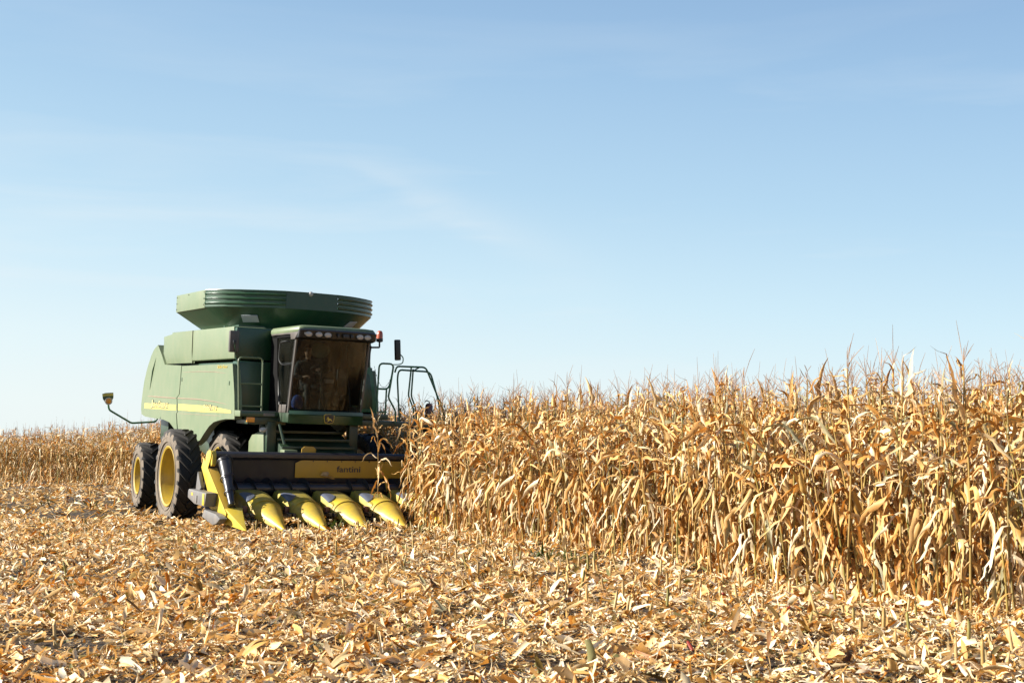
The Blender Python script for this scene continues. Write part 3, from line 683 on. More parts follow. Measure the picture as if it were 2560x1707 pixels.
wall(rim[8:], rib_prof(4.14, 4.49), 'corrugated_panel', GTANK, tank)
wall(rim[6:9], [(0.004, 4.14), (0.012, 4.15), (0.012, 4.48), (0.02, 4.49)], 'flat_panel', GREEN, tank)
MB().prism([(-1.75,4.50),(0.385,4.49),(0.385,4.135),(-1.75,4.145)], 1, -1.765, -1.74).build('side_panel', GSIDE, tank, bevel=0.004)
MB().prism([(-1.75,4.50),(0.385,4.49),(0.385,4.135),(-1.75,4.145)], 1, 1.765, 1.74).build('side_panel', GTANK, tank, bevel=0.004)  # same panel on the shaded side, painted in the darker green
MB().box((-1.77,-1.75,4.145),(-1.745,1.75,4.50)).build('rear_panel', GTANK, tank, bevel=0.004)
# sloping hopper sides from rim to deck
low = []
for (x, y) in rim: low.append((min(0.55 + (x-0.40)*0.62, 1.22) , y*0.755))
top = [(-1.75,-1.75)] + rim + [(-1.75, 1.75)]; lo = [(-1.30,-1.30)] + low + [(-1.30, 1.30)]
mb = MB(); mb.rings([[(x,y,4.142) for x,y in top],[(x,y,3.77) for x,y in lo],[(x*0.97,y*0.97,3.77) for x,y in lo],[(x*0.985,y*0.985,4.142) for x,y in top],[(x,y,4.142) for x,y in top]], closed=True, cap=False)
mb.build('hopper_slope', GTANK, tank, angle=20)
MB().box((-1.28,-1.28,3.765),(1.1,1.28,3.80)).build('tank_deck', GREEN, tank, bevel=0.0)
for (x, y) in ((-1.2,-1.32),(0.35,-1.335)): MB().box((x,y-0.02,3.77),(x+0.09,y+0.02,3.86)).build('bracket', GREEN, tank, bevel=0.004)
# rivets along the side panel
for x in (-1.70, -0.80, 0.32):
    for z in ((4.20, 4.32, 4.45) if x != -0.80 else (4.46,)):
        MB().lathe([(0.0,-0.012),(0.010,-0.010),(0.014,0.0)], (x,-1.765,z), 1, 8).build('rivet', NAVY, tank)
def on_slope(q, name, mat):   # a thin window laid on the front hopper slope
    a = [Vector((p[0]+0.012, p[1], p[2]-0.012)) for p in q]; n = Vector((0.37,0,-0.75)).cross(Vector((0,1,0))).normalized()*-1
    nrm = (a[1]-a[0]).cross(a[3]-a[0]).normalized()
    if nrm.x < 0: nrm = -nrm
    mb = MB(); b = [p + nrm*0.012 for p in a]; mb.rings([a, b]); return mb.build(name, mat, tank, bevel=0.004)
on_slope([(1.02,-1.22,4.01),(1.19,-0.95,4.02),(1.12,-0.88,3.89),(0.94,-1.15,3.88)], 'tank_window', WINP)
on_slope([(1.2,0.84,3.9),(1.28,0.95,4.01),(1.22,1.13,4.02),(1.12,1.04,3.89)], 'tank_window', WHITE)
MB().lathe([(0.0,0.03),(0.03,0.028),(0.045,0.01),(0.05,0.0)], (1.61,-0.02,4.46), 0, 16).build('camera_housing', LAMP, tank)

# ---- cab
cab = empty('cab'); cab.parent = cmb
# bowed windshield curve in plan: corner at y=+-0.68
def bow(y, x0, b): return x0 + b*(1-(y/0.70)**2)
ys = [0.70*math.sin(R(a)) for a in range(-90, 91, 12)]
rt = [(bow(y, 2.86, 0.22), y, 3.52) for y in ys]; rb = [(bow(y, 2.58, 0.26), y, 2.17) for y in ys]
rm = [(bow(y, 2.74, 0.26), y, 2.85) for y in ys]
mb = MB(); mb.rings([rt, rm, rb], closed=False, cap=False); mb.build('windshield', GLASS, cab, angle=60)
for sg in (-1, 1):
    # door: glass, frame, handle
    y = sg*0.715
    door = MB().prism([(1.80,3.55),(2.74,3.53),(2.48,2.32),(2.08,2.32),(1.92,2.9)], 1, y-0.004*sg, y+0.004*sg).build('door_glass', GLASS2, cab, bevel=0)
    fr = MB()
    fr.tube([(1.78,y,3.58),(2.78,y,3.56),(2.50,y,2.28),(2.05,y,2.28),(1.88,y,2.9),(1.78,y,3.58)], 0.018, n=6)
    fr.build('door_frame', BLACK, cab)
    MB().prism([(2.08,2.29),(2.47,2.29),(2.44,2.14),(2.06,2.14)], 1, y-0.02, y+0.02).build('door_sill_panel', DUSTB, cab, bevel=0.008)
    # A-pillar, dusty grey on both sides
    MB().tube([(2.86, sg*0.72, 3.55), (2.72, sg*0.725, 2.85), (2.56, sg*0.72, 2.15)], 0.026, n=6).build('pillar', DUSTB, cab)
    MB().prism([(1.48,3.60),(1.80,3.60),(1.90,2.9),(2.07,2.15),(1.48,2.15)], 1, y-0.02, y+0.02).build('rear_pillar', MATTE, cab, bevel=0.01)
    MB().tube([(2.70,sg*0.74,3.44),(2.66,sg*0.86,3.46),(2.46,sg*0.90,3.44),(2.42,sg*0.90,3.12),(2.50,sg*0.86,3.02),(2.62,sg*0.74,3.04)], 0.013, n=6, bend=0.06).build('grab_handle', BLACK, cab)
# roof: pale green cap with a black lamp visor under it
rf = MB()
def roofring(z, ins, front, back=1.45):
    r = [(back+ins, -0.74+ins, z), (back+ins, 0.74-ins, z)]
    for a in range(90, -91, -15): r.append((front + 0.10*math.cos(R(a)) - ins*0.6, (0.76-ins)*math.sin(R(a)), z))
    return r
rf.rings([roofring(3.60, 0.02, 2.98), roofring(3.635, 0.0, 3.02), roofring(3.70, 0.0, 3.03), roofring(3.745, 0.03, 3.02), roofring(3.765, 0.12, 2.94)])
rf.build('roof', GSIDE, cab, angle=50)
vs = MB(); vs.rings([roofring(3.50, 0.03, 3.00, 2.70), roofring(3.53, -0.005, 3.06, 2.68), roofring(3.66, -0.005, 3.10, 2.80), roofring(3.69, 0.02, 3.08, 2.84)])
MB().box((1.46,-0.735,3.55),(2.75,-0.70,3.60)).build('door_header', MATTE, cab, bevel=0.004); MB().box((1.46,0.70,3.55),(2.75,0.735,3.60)).build('door_header', MATTE, cab, bevel=0.004)
vs.build('lamp_visor', BLACK, cab, angle=50)
MB().prism([(1.55,3.60),(2.62,3.60),(2.66,3.50),(2.86,3.50),(3.04,3.62),(2.98,3.63),(1.55,3.63)], 1, -0.765, -0.745).build('roof_side_trim', DUSTB, cab, bevel=0.004)
for y in (-0.60,-0.41,-0.24,0.40,0.56,0.70):
    x = 3.10 + 0.105*math.cos(math.asin(min(1, abs(y)/0.765))) - 0.02 - (0.05 if y == 0.70 else 0)
    w = 0.075 if y < 0.69 else 0.04
    MB().ellipsoid((x, y, 3.592), (0.03, w, 0.052), n=18, m=10).build('work_lamp', LAMP, cab)
    MB().tube([(x+0.012, y+w*1.06*math.cos(a), 3.592+0.056*math.sin(a)) for a in np.linspace(0, 6.283, 19)], 0.007, n=5).build('lamp_ring', BLACK, cab)
for y, w in ((-0.05,0.02),(0.10,0.06),(0.22,0.03)): MB().box((3.19,y-w,3.55),(3.24,y+w,3.62)).build('visor_bracket', BLACK, cab, bevel=0.006)
# lower apron under the windshield
def apr(z, dx): return [(bow(y, 2.60+dx, 0.27), y*1.06, z) for y in ys]
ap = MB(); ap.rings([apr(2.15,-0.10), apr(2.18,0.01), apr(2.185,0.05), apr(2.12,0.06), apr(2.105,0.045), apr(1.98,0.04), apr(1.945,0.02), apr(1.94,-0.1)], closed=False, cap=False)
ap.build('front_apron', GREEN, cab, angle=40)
MB().box((1.45,-0.72,1.96),(2.62,0.72,2.14)).build('cab_floor', GDARK, cab, bevel=0.01)
MB().box((1.48,-0.70,2.14),(1.52,0.70,3.6)).build('cab_back_wall', BLACK, cab, bevel=0)
MB().ellipsoid((2.10,0.03,3.35),(0.02,0.20,0.15), n=20).build('cab_light_disc', GSIDE, cab)  # added pale disc in place of a bright light patch inside the cab
# emblem: dark shield, yellow outline, leaping stag
em = MB()
def shp(s): return [(-0.105*s,0.065*s),(-0.085*s,0.088*s),(0.0,0.095*s),(0.085*s,0.088*s),(0.105*s,0.065*s),(0.092*s,-0.045*s),(0.07*s,-0.072*s),(0.0,-0.088*s),(-0.07*s,-0.072*s),(-0.092*s,-0.045*s)]
ex = 2.60+0.27+0.05
for s, x, m, nm in ((1.0, 0.0, YEL, 'emblem_border'), (0.90, 0.006, BLACK, 'emblem')):
    MB().prism([(y-0.045, z+2.045) for y, z in shp(s)], 0, ex+x-0.02, ex+x+0.005).build(nm, m, cab, bevel=0)
stag = [(-0.062,-0.010),(-0.030,-0.004),(-0.022,-0.030),(-0.052,-0.048),(-0.046,-0.052),(-0.008,-0.034),(0.014,-0.012),(0.040,-0.030),(0.066,-0.036),(0.064,-0.028),(0.042,-0.014),(0.034,0.006),(0.006,0.014),(-0.012,0.022),(-0.022,0.042),(-0.040,0.052),(-0.030,0.036),(-0.034,0.030),(-0.052,0.026),(-0.036,0.018),(-0.030,0.006),(-0.060,-0.002)]
MB().prism([(y-0.045, z+2.045) for y, z in stag], 0, ex+0.012, ex+0.018).build('emblem_stag', YEL, cab, bevel=0)
# interior
MB().prism([(1.75,2.15),(1.85,2.55),(2.28,2.58),(2.28,2.48),(2.1,2.42),(2.05,2.15)], 1, -0.28, 0.24).build('seat', SEAT, cab, bevel=0.03)
MB().prism([(1.72,2.55),(1.64,3.12),(1.72,3.22),(1.80,3.18),(1.88,2.6)], 1, -0.26, 0.22).build('seat_backrest', SEAT, cab, bevel=0.04)
MB().tube([(2.58,-0.06,2.15),(2.52,-0.06,2.55),(2.42,-0.05,2.95)], [0.045,0.035,0.03], n=8).build('steering_column', SEAT, cab)
MB().tube([(2.42+0.08*math.cos(a), -0.05+0.20*math.sin(a), 2.98+0.19*math.cos(a)*0.45) for a in np.linspace(0, 6.283, 25)], 0.014, n=6).build('steering_wheel', SCREW, cab)
MB().box((2.40,0.02,2.72),(2.46,0.20,2.80)).build('control_display', LAMP, cab, bevel=0.008)
MB().box((2.30,0.30,2.5),(2.38,0.50,3.0)).build('side_console', BLACK, cab, bevel=0.02)

# ---- beacon, mirrors, ladder rails, platforms
bc = empty('beacon'); bc.parent = cmb
MB().lathe([(0.0,0.155),(0.03,0.150),(0.052,0.125),(0.060,0.08),(0.062,0.0)], (2.6,1.045,3.62), 2, 20).build('beacon_lens', REDL, bc)
MB().lathe([(0.0,0.0),(0.066,0.0),(0.066,-0.055),(0.03,-0.07),(0.0,-0.07)], (2.6,1.045,3.62), 2, 20).build('beacon_base', BLACK, bc)
MB().tube([(2.6,1.045,3.56),(2.6,1.05,3.45),(2.6,0.87,3.44),(2.6,0.85,3.30),(2.6,0.84,3.07),(2.55,0.76,3.04)], 0.018, n=6, bend=0.02).build('beacon_bracket', BLACK, bc)
# mirror at the machine's right
mr = empty('rear_view_mirror'); mr.parent = cmb
MB().box((1.74,-1.665,3.235),(1.82,-1.475,3.645)).build('mirror_housing', DUSTB, mr, bevel=0.03, seg=3)
MB().box((1.815,-1.605,3.38),(1.86,-1.55,3.46)).build('mirror_mount', BLACK, mr, bevel=0.01)
MB().tube([(1.85,-1.58,3.42),(1.85,-1.57,3.36),(1.83,-1.53,3.12),(1.85,-1.50,3.05)], 0.013, n=6, bend=0.04).build('mirror_arm', GREEN, mr)
ml = empty('rear_view_mirror'); ml.parent = cmb
mh = MB().box((-0.04,-0.055,-0.205),(0.04,0.06,0.205)).build('mirror_housing', BLACK, ml, bevel=0.025, seg=3)
mh.location = (2.2, 1.61, 3.44); mh.rotation_euler = (R(4), 0, 0)
MB().tube([(2.2,1.67,3.36),(2.2,1.745,3.30),(2.2,1.74,3.19),(2.2,1.66,3.155),(2.2,1.50,3.145)], 0.011, n=6, bend=0.05).build('mirror_arm', GRAIL, ml)
# right-hand service rail
gr = empty('guard_rail'); gr.parent = cmb
r_ = MB(); r_.tube([(1.9,-1.45,2.14),(1.9,-1.505,3.145),(1.9,-1.03,3.15),(1.9,-1.01,2.14)], 0.017, n=8, bend=0.09)
r_.tube([(1.9,-1.47,2.655),(1.9,-1.02,2.66)], 0.015, n=6); r_.tube([(1.9,-1.45,2.235),(1.9,-1.01,2.235)], 0.015, n=6)
r_.build('rail_tube', GSIDE, gr)
pf = empty('service_platform'); pf.parent = cmb
MB().box((1.50,-1.45,2.045),(2.05,-0.60,2.135)).build('platform_frame', GREEN, pf, bevel=0.006)
MB().box((1.52,-1.475,2.04),(2.06,-1.452,2.15)).build('platform_end_plate', GSIDE, pf, bevel=0.003)
mb = MB()
for i in range(14): mb.box((1.54+0.035*i,-1.44,2.137),(1.545+0.035*i,-0.61,2.152))
mb.build('platform_grating', GREY, pf, bevel=0, smooth=False)
MB().box((2.052,-1.02,2.06),(2.056,-0.80,2.12)).build('platform_plate', GREY, pf, bevel=0)
MB().box((1.98,-1.33,1.94),(2.04,-1.18,2.03)).build('marker_light', AMB, pf, bevel=0.008)
MB().box((1.30,-1.30,1.90),(1.98,-0.55,2.04)).build('platform_beam', GDARK, pf, bevel=0.01)
MB().ellipsoid((2.02,-1.00,1.80),(0.05,0.075,0.05)).build('small_work_lamp', WHITE, pf)
# left platform, ladder and handrails
lp = empty('boarding_platform'); lp.parent = cmb
MB().box((1.35,0.72,2.06),(2.22,1.46,2.16)).build('platform_frame', GDARK, lp, bevel=0.01)
MB().prism([(0.75,2.05),(2.35,2.02),(2.75,1.88),(2.7,1.80),(2.2,1.93),(0.75,1.93)], 0, 1.45, 2.15).build('ladder_base', GDARK, lp, bevel=0.01)
h1 = empty('hand_rail'); h1.parent = cmb
m1 = MB(); m1.tube([(2.2,1.21,2.15),(2.2,1.235,3.16),(2.2,1.545,3.16),(2.2,1.50,2.85),(2.2,1.45,2.66),(2.2,1.235,2.66)], 0.019, n=8, bend=0.09)
m1.tube([(2.2,1.41,2.66),(2.2,1.405,2.13)], 0.019, n=6); m1.tube([(2.2,1.21,2.21),(2.2,1.41,2.21)], 0.016, n=6)
m1.tube([(2.2,1.54,3.12),(2.2,1.50,2.80),(2.2,1.455,2.50),(2.2,1.62,2.24),(2.2,1.63,2.0)], 0.019, n=8, bend=0.05); m1.build('rail_tube', GRAIL, h1)
h2 = empty('hand_rail'); h2.parent = cmb
m2 = MB(); m2.tube([(2.0,1.665,3.0),(2.0,1.70,3.125),(2.0,2.34,3.135),(2.0,2.60,2.62),(2.0,2.85,2.10)], 0.019, n=8, bend=0.08)
m2.tube([(1.6,1.99,2.0),(1.6,1.905,2.9),(1.6,1.93,3.07),(1.6,2.64,3.06),(1.6,2.85,2.47),(1.6,2.93,2.0)], 0.019, n=8, bend=0.11)
m2.tube([(1.6,2.25,3.10),(1.6,2.23,2.55),(1.6,2.34,2.30),(1.6,2.38,2.0)], 0.018, n=8, bend=0.05)
m2.tube([(2.0,2.02,3.12),(2.0,1.98,2.55),(2.0,2.10,2.30),(2.0,2.13,2.0)], 0.018, n=8, bend=0.05)
m2.tube([(2.0,2.2,3.13),(1.6,2.25,3.06)], 0.015, n=6); m2.build('rail_tube', GRAIL, h2)
def chain(p, q, sag, name, par):
    mb = MB(); n = 26; pts = []
    for i in range(n+1):
        t = i/n; v = Vector(p)*(1-t) + Vector(q)*t; v.z -= sag*4*t*(1-t); pts.append(v)
    for i in range(n):
        a, b = pts[i], pts[i+1]; c = (a+b)/2; mb.tube([a, a*0.3+b*0.7], 0.008 if i % 2 else 0.004, n=5)
    return mb.build(name, BLACK, par)
chain((2.15,1.15,3.10),(2.2,1.55,3.05),0.38,'safety_chain',h1); chain((2.15,1.21,2.46),(2.2,1.47,2.48),0.09,'safety_chain',h1)
# fire extinguisher on the far platform
fx = MB(); fx.lathe([(0.0,0.0),(0.075,0.0),(0.078,0.02),(0.078,0.27),(0.05,0.31),(0.0,0.32)], (1.6,2.64,2.10), 2, 16)
fe = fx.build('fire_extinguisher', FIRE, cmb)
MB().tube([(1.6,2.64,2.40),(1.6,2.64,2.45),(1.6,2.58,2.47),(1.6,2.54,2.44)], 0.012, n=6).build('valve', BLACK, fe)
# tapering side column behind the cab's left edge
MB().prism([(1.02,3.58),(1.10,3.58),(1.17,3.04),(1.20,3.02),(1.30,2.5),(1.31,2.19),(0.80,2.19),(0.80,3.58)], 0, 1.45, 1.95).build('side_cabinet', GRAIL, cmb, bevel=0.015)
MB().prism([(1.10,2.95),(1.14,2.93),(1.22,2.5),(1.23,2.26),(1.0,2.26),(1.0,2.95)], 0, 1.95, 1.958).build('side_cabinet_door', GREEN, cmb, bevel=0.004)

# ---- underside: axle, feeder house, final drives
MB().tube([(0.05,-2.0,0.80),(0.05,2.0,0.80)], 0.13, n=14).build('front_axle', GDARK, cmb)
MB().tube([(-3.92,-1.7,0.60),(-3.92,1.7,0.60)], 0.09, n=12).build('rear_axle', GDARK, cmb)
MB().box((-4.02,-0.25,0.55),(-3.82,0.25,1.95)).build('rear_axle_support', GDARK, cmb, bevel=0.03)
MB().prism([(0.9,1.95),(1.8,1.70),(2.62,1.33),(2.64,0.75),(2.3,0.62),(0.9,1.0)], 1, -0.72, 0.72).build('feeder_house', GDARK, cmb, bevel=0.03)
for z, x in ((1.76,1.75),(1.62,2.05),(1.48,2.35)): MB().box((x-0.02,-0.735,z-0.02),(x+0.02,0.735,z+0.03)).build('feeder_rib', GDARK, cmb, bevel=0.004)
MB().prism([(1.02,1.15),(1.02,1.55),(1.20,1.68),(1.50,1.74),(1.88,1.76),(1.97,1.15)], 1, -0.95, -0.88).build('drive_cover', GSIDE, cmb, bevel=0.015)
MB().box((1.88,-0.92,1.30),(2.02,-0.74,1.95)).build('cab_support', GDARK, cmb, bevel=0.01)
MB().box((1.88,0.74,1.30),(2.02,0.92,1.95)).build('cab_support', GDARK, cmb, bevel=0.01)
MB().tube([(2.35,-0.80,1.92),(2.45,-0.72,1.55)], 0.03, n=8).build('lift_strut', GDARK, cmb)
MB().box((-5.2,-1.1,1.35),(-4.5,1.1,1.9)).build('straw_chopper', GDARK, cmb, bevel=0.03)
MB().prism([(-2.0,1.3),(1.0,1.3),(1.0,0.95),(-1.0,0.85),(-3.2,1.2),(-3.4,1.9),(-2.2,1.9)], 1, -0.72, 0.72).build('belly', GDARK, cmb, bevel=0.02)

# ---- wheels
def make_wheel(rad, wid, rim_r, nlug, dish, seed=0):
    w = empty('wheel'); hw = wid/2; h = 0.045*rad/0.9
    rc = rad - h
    tp = [(rim_r-0.02, -hw*0.72), (rim_r+0.015, -hw*0.80), (rim_r+0.06, -hw*0.92), (rim_r+(rc-rim_r)*0.5, -hw*1.03), (rc*0.945, -hw*1.0), (rc*0.985, -hw*0.90), (rc, -hw*0.6), (rc+0.008, 0)]
    tp = tp + [(r, -t) for r, t in tp[-2::-1]]
    mb = MB(); mb.lathe(tp[:6], (0,0,0), 1, 64, mi=0); mb.lathe(tp[5:-5], (0,0,0), 1, 64, mi=1); mb.lathe(tp[-6:], (0,0,0), 1, 64, mi=0)
    # raised rings on the sidewall
    for r in (rim_r+0.10, rc*0.86):
        for sg in (-1, 1):
            mb.lathe([(r-0.008, sg*hw*0.985), (r, sg*(hw*1.02+0.006)), (r+0.008, sg*hw*0.985)], (0,0,0), 1, 48, mi=0)
    # chevron lugs
    for sg in (-1, 1):
        for k in range(nlug):
            a0 = 2*math.pi*(k + (0.5 if sg > 0 else 0))/nlug; ringsL = []
            for t in np.linspace(0, 1, 6):
                y = sg*hw*(1.01 - 1.09*t); a = a0 - 0.36*t
                base = np.interp(abs(y)/hw, [0, 0.6, 0.88, 1.02], [rc+0.008, rc, rc*0.975, rc*0.90]); topr = np.interp(abs(y)/hw, [0, 0.9, 1.0, 1.02], [rad, rad, rad-0.012, rad-0.045])
                wa, wb = 0.055 if t < 0.2 else 0.045, 0.032
                ringsL.append([((base-0.02)*math.cos(a-wa), y, (base-0.02)*math.sin(a-wa)), (topr*math.cos(a-wb), y, topr*math.sin(a-wb)), (topr*math.cos(a+wb), y, topr*math.sin(a+wb)), ((base-0.02)*math.cos(a+wa), y, (base-0.02)*math.sin(a+wa))])
            mb.rings(ringsL, mi=1)
    mb.build('tyre', [SIDEW, TREAD], w, angle=40)
    f = -hw*0.80
    rp = [(rim_r-0.03, f+0.02), (rim_r+0.018, f-0.015), (rim_r+0.022, f-0.03), (rim_r+0.005, f-0.035), (rim_r-0.025, f-0.02), (rim_r-0.035, f+0.03), (rim_r-0.055, f+0.07), (rim_r-0.065, f+dish*0.75), (rim_r-0.10, f+dish*0.96), (rim_r*0.62, f+dish), (rim_r*0.50, f+dish*0.90), (rim_r*0.36, f+dish*0.80), (rim_r*0.30, f+dish*0.80), (rim_r*0.28, f+dish*0.62), (rim_r*0.10, f+dish*0.58), (0.0, f+dish*0.58)]
    rm = MB(); rm.lathe(rp, (0,0,0), 1, 56)
    rm.lathe([(rim_r-0.02, -f), (rim_r+0.02, -f+0.02), (rim_r-0.03, -f+0.02), (rim_r-0.06, f+dish+0.02)], (0,0,0), 1, 56)
    ro = rm.build('rim', RIMY, w, angle=35)
    bb = MB()
    for k in range(10):
        a = 2*math.pi*k/10; c = (rim_r*0.42*math.cos(a), f+dish*0.86, rim_r*0.42*math.sin(a)); bb.lathe([(0,-0.03),(0.016,-0.03),(0.02,0.0),(0.02,0.02)], c, 1, 8)
    bb.build('wheel_bolts', SCREW, w)
    return w
fw_ = make_wheel(0.93, 0.47, 0.575, 22, 0.36)
fw_.parent = cmb; fw_.location = (0.0, -2.02, 0.80); fw_.rotation_euler = (0, R(5), 0)
def cw(src, loc, rot): c = copy_tree(src, cmb); c.location = loc; c.rotation_euler = rot; return c
cw(fw_, (0.05, -1.02, 0.80), (0, R(12), 0))
cw(fw_, (0.05, 1.02, 0.80), (0, R(7), R(180))); cw(fw_, (0.0, 2.02, 0.80), (0, R(1), R(180)))
rw_ = make_wheel(0.745, 0.44, 0.395, 18, 0.16); rw_.parent = cmb; rw_.location = (-3.92, -1.68, 0.57); rw_.rotation_euler = (0, R(3), R(-3))
cw(rw_, (-3.92, 1.68, 0.57), (0, 0, R(180)))

# ---- warning light on a long arm at the rear right
wl = empty('marker_lamp_arm'); wl.parent = cmb
MB().tube([(-4.2,-1.40,1.92),(-4.2,-1.47,1.78),(-4.2,-2.01,1.735),(-4.2,-2.52,2.02),(-4.2,-2.545,2.16)], 0.022, n=8, bend=0.05).build('arm_tube', GRAIL, wl)
pan = [(-2.69,2.37),(-2.62,2.395),(-2.45,2.41),(-2.44,2.30),(-2.48,2.20),(-2.545,2.14),(-2.61,2.17),(-2.67,2.26)]
MB().prism(pan, 0, -4.20, -4.175).build('marker_panel', GREEN, wl, bevel=0.004)
MB().prism([(-2.685,2.36),(-2.62,2.382),(-2.453,2.397),(-2.452,2.335),(-2.60,2.325),(-2.68,2.31)], 0, -4.174, -4.170).build('marker_panel_band', DECAL, wl, bevel=0)
MB().lathe([(0.075,-0.0),(0.085,0.012),(0.075,0.02),(0.055,0.012)], (-4.172,-2.548,2.215), 0, 20).build('lens_ring', WHITE, wl)
MB().lathe([(0.0,0.035),(0.03,0.032),(0.058,0.014),(0.062,0.0)], (-4.170,-2.548,2.215), 0, 20).build('amber_lens', AMB, wl)

# ================================================================== driver
def skin_figure(name, joints, edges, radii, mat, parent=None, sub=2):
    me = bpy.data.meshes.new(name); me.from_pydata(joints, edges, []); o = bpy.data.objects.new(name + '_tmp', me); COL.objects.link(o)
    m = o.modifiers.new('s', 'SKIN'); m.use_smooth_shade = True
    for i, r in enumerate(radii): me.skin_vertices[0].data[i].radius = (r, r) if not isinstance(r, tuple) else r
    me.skin_vertices[0].data[0].use_root = True
    s = o.modifiers.new('u', 'SUBSURF'); s.levels = sub; s.render_levels = sub
    bpy.context.view_layer.update(); e = o.evaluated_get(bpy.context.evaluated_depsgraph_get())
    m2 = bpy.data.meshes.new_from_object(e); bpy.data.objects.remove(o); m2.materials.clear()
    m2.polygons.foreach_set('use_smooth', [True]*len(m2.polygons))
    return link_mesh(name, m2, mat, parent)
per = empty('person'); per.matrix_world = MW @ Matrix.Translation((2.0, -0.18, 2.58))
tag(per, 'driver in a dark jacket seated behind the cab windshield, looking aside, hand on the wheel', 'person')
# joints relative to the hip point; x forward, y left
J = [(0,0,0.08),(-0.01,0,0.30),(0.0,0,0.48),(0.02,0,0.57),(0.03,0,0.64),
     (0.0,-0.17,0.49),(0.10,-0.27,0.27),(0.30,-0.24,0.22),(0.37,-0.20,0.24),
     (0.0,0.17,0.49),(0.12,0.25,0.27),(0.32,0.14,0.34),(0.39,0.10,0.38),
     (0.10,-0.10,0.04),(0.44,-0.14,0.06),(0.48,-0.14,-0.36),(0.60,-0.14,-0.40),
     (0.10,0.10,0.04),(0.44,0.14,0.06),(0.48,0.14,-0.36),(0.60,0.14,-0.40)]
E_ = [(0,1),(1,2),(2,3),(3,4),(2,5),(5,6),(6,7),(7,8),(2,9),(9,10),(10,11),(11,12),(0,13),(13,14),(14,15),(15,16),(0,17),(17,18),(18,19),(19,20)]
Rr = [0.14,0.14,0.13,0.06,0.055,0.075,0.052,0.038,0.028,0.075,0.052,0.038,0.028,0.085,0.065,0.045,0.04,0.085,0.065,0.045,0.04]
skin_figure('body', J, E_, Rr, CLOTH, per)
hd = MB(); hrot = Matrix.Rotation(R(-25), 3, 'Z')
rings = []
for z, rx, ry, cx in ((-0.115,0.030,0.028,0.035),(-0.10,0.055,0.045,0.03),(-0.06,0.078,0.062,0.02),(-0.02,0.090,0.070,0.008),(0.02,0.095,0.074,0.0),(0.06,0.096,0.075,-0.004),(0.09,0.085,0.066,-0.006),(0.115,0.055,0.045,-0.008),(0.125,0.01,0.01,-0.008)):
    rings.append([hrot @ Vector((cx + rx*math.cos(a), ry*math.sin(a), z)) + Vector((0.04,0,0.745)) for a in np.linspace(0, 2*math.pi, 20, endpoint=False)])
hd.rings(rings)
H0 = Vector((0.04,0,0.745))
def hp(x, y, z): return hrot @ Vector((x,y,z)) + H0
hd.rings([[hp(0.090,-0.012,0.03),hp(0.090,0.012,0.03),hp(0.098,0.0,0.03)],[hp(0.085,-0.020,-0.025),hp(0.085,0.020,-0.025),hp(0.118,0.0,-0.02)],[hp(0.08,-0.012,-0.035),hp(0.08,0.012,-0.035),hp(0.09,0,-0.035)]])
for sg in (-1,1): hd.ellipsoid(tuple(hp(0.0, sg*0.076, 0.0)), (0.020,0.010,0.032), n=10, m=8)
hd.rings([[hp(0.01,0.05*math.cos(a),-0.09)+Vector((0.048*math.sin(a),0,0)) for a in np.linspace(0,6.283,12,endpoint=False)],[Vector((0.03+0.05*math.sin(a),0.05*math.cos(a),0.58)) for a in np.linspace(0,6.283,12,endpoint=False)]])
head = hd.build('head', SKIN, per, angle=60)
for sg in (-1,1): MB().ellipsoid(tuple(hp(0.083, sg*0.030, 0.012)), (0.010,0.014,0.009), n=10, m=8).build('eye', HAIR, head)
MB().ellipsoid(tuple(hp(0.080,0,-0.062)), (0.012,0.024,0.006), n=10, m=6).build('mouth', REDL, head)
hr = MB(); rings = []
for z, rx, ry, cx in ((0.0,0.070,0.080,-0.035),(0.04,0.090,0.082,-0.018),(0.075,0.100,0.080,-0.006),(0.11,0.078,0.062,-0.010),(0.135,0.03,0.03,-0.01)):
    rings.append([hp(cx+rx*math.cos(a), ry*math.sin(a), z) for a in np.linspace(0, 2*math.pi, 18, endpoint=False)])
hr.rings(rings); hr.build('hair', HAIR, per, angle=60)
def hand(c, d, palmn, name='hand'):
    c = Vector(c); d = Vector(d).normalized(); n = Vector(palmn).normalized(); s = d.cross(n).normalized()
    J = [tuple(c - d*0.02), tuple(c + d*0.045)]; E_ = [(0,1)]; Rr = [(0.026,0.018),(0.036,0.016)]
    for i, (off, ln) in enumerate(((-0.030,0.068),(-0.010,0.078),(0.010,0.072),(0.030,0.056))):
        b = c + d*0.075 + s*off; b1 = b + d*ln*0.4 + n*0.012; b2 = b1 + d*ln*0.25 + n*0.028; b3 = b2 - d*ln*0.15 + n*0.022
        k = len(J); J += [tuple(b), tuple(b1), tuple(b2), tuple(b3)]; E_ += [(1,k),(k,k+1),(k+1,k+2),(k+2,k+3)]; Rr += [0.010,0.0095,0.009,0.0075]
    k = len(J); t = c + d*0.015 + s*-0.030; t1 = t + s*-0.025 + d*0.025 + n*0.012; t2 = t1 + d*0.025 + n*0.02
    J += [tuple(t), tuple(t1), tuple(t2)]; E_ += [(0,k),(k,k+1),(k+1,k+2)]; Rr += [0.014,0.011,0.009]
    return skin_figure(name, J, E_, Rr, SKIN, per, sub=1)
hand((0.385,-0.195,0.245), (0.6,0.5,0.2), (0,0.2,-1)); hand((0.40,0.095,0.39), (0.5,-0.3,0.15), (0.2,0,-1))
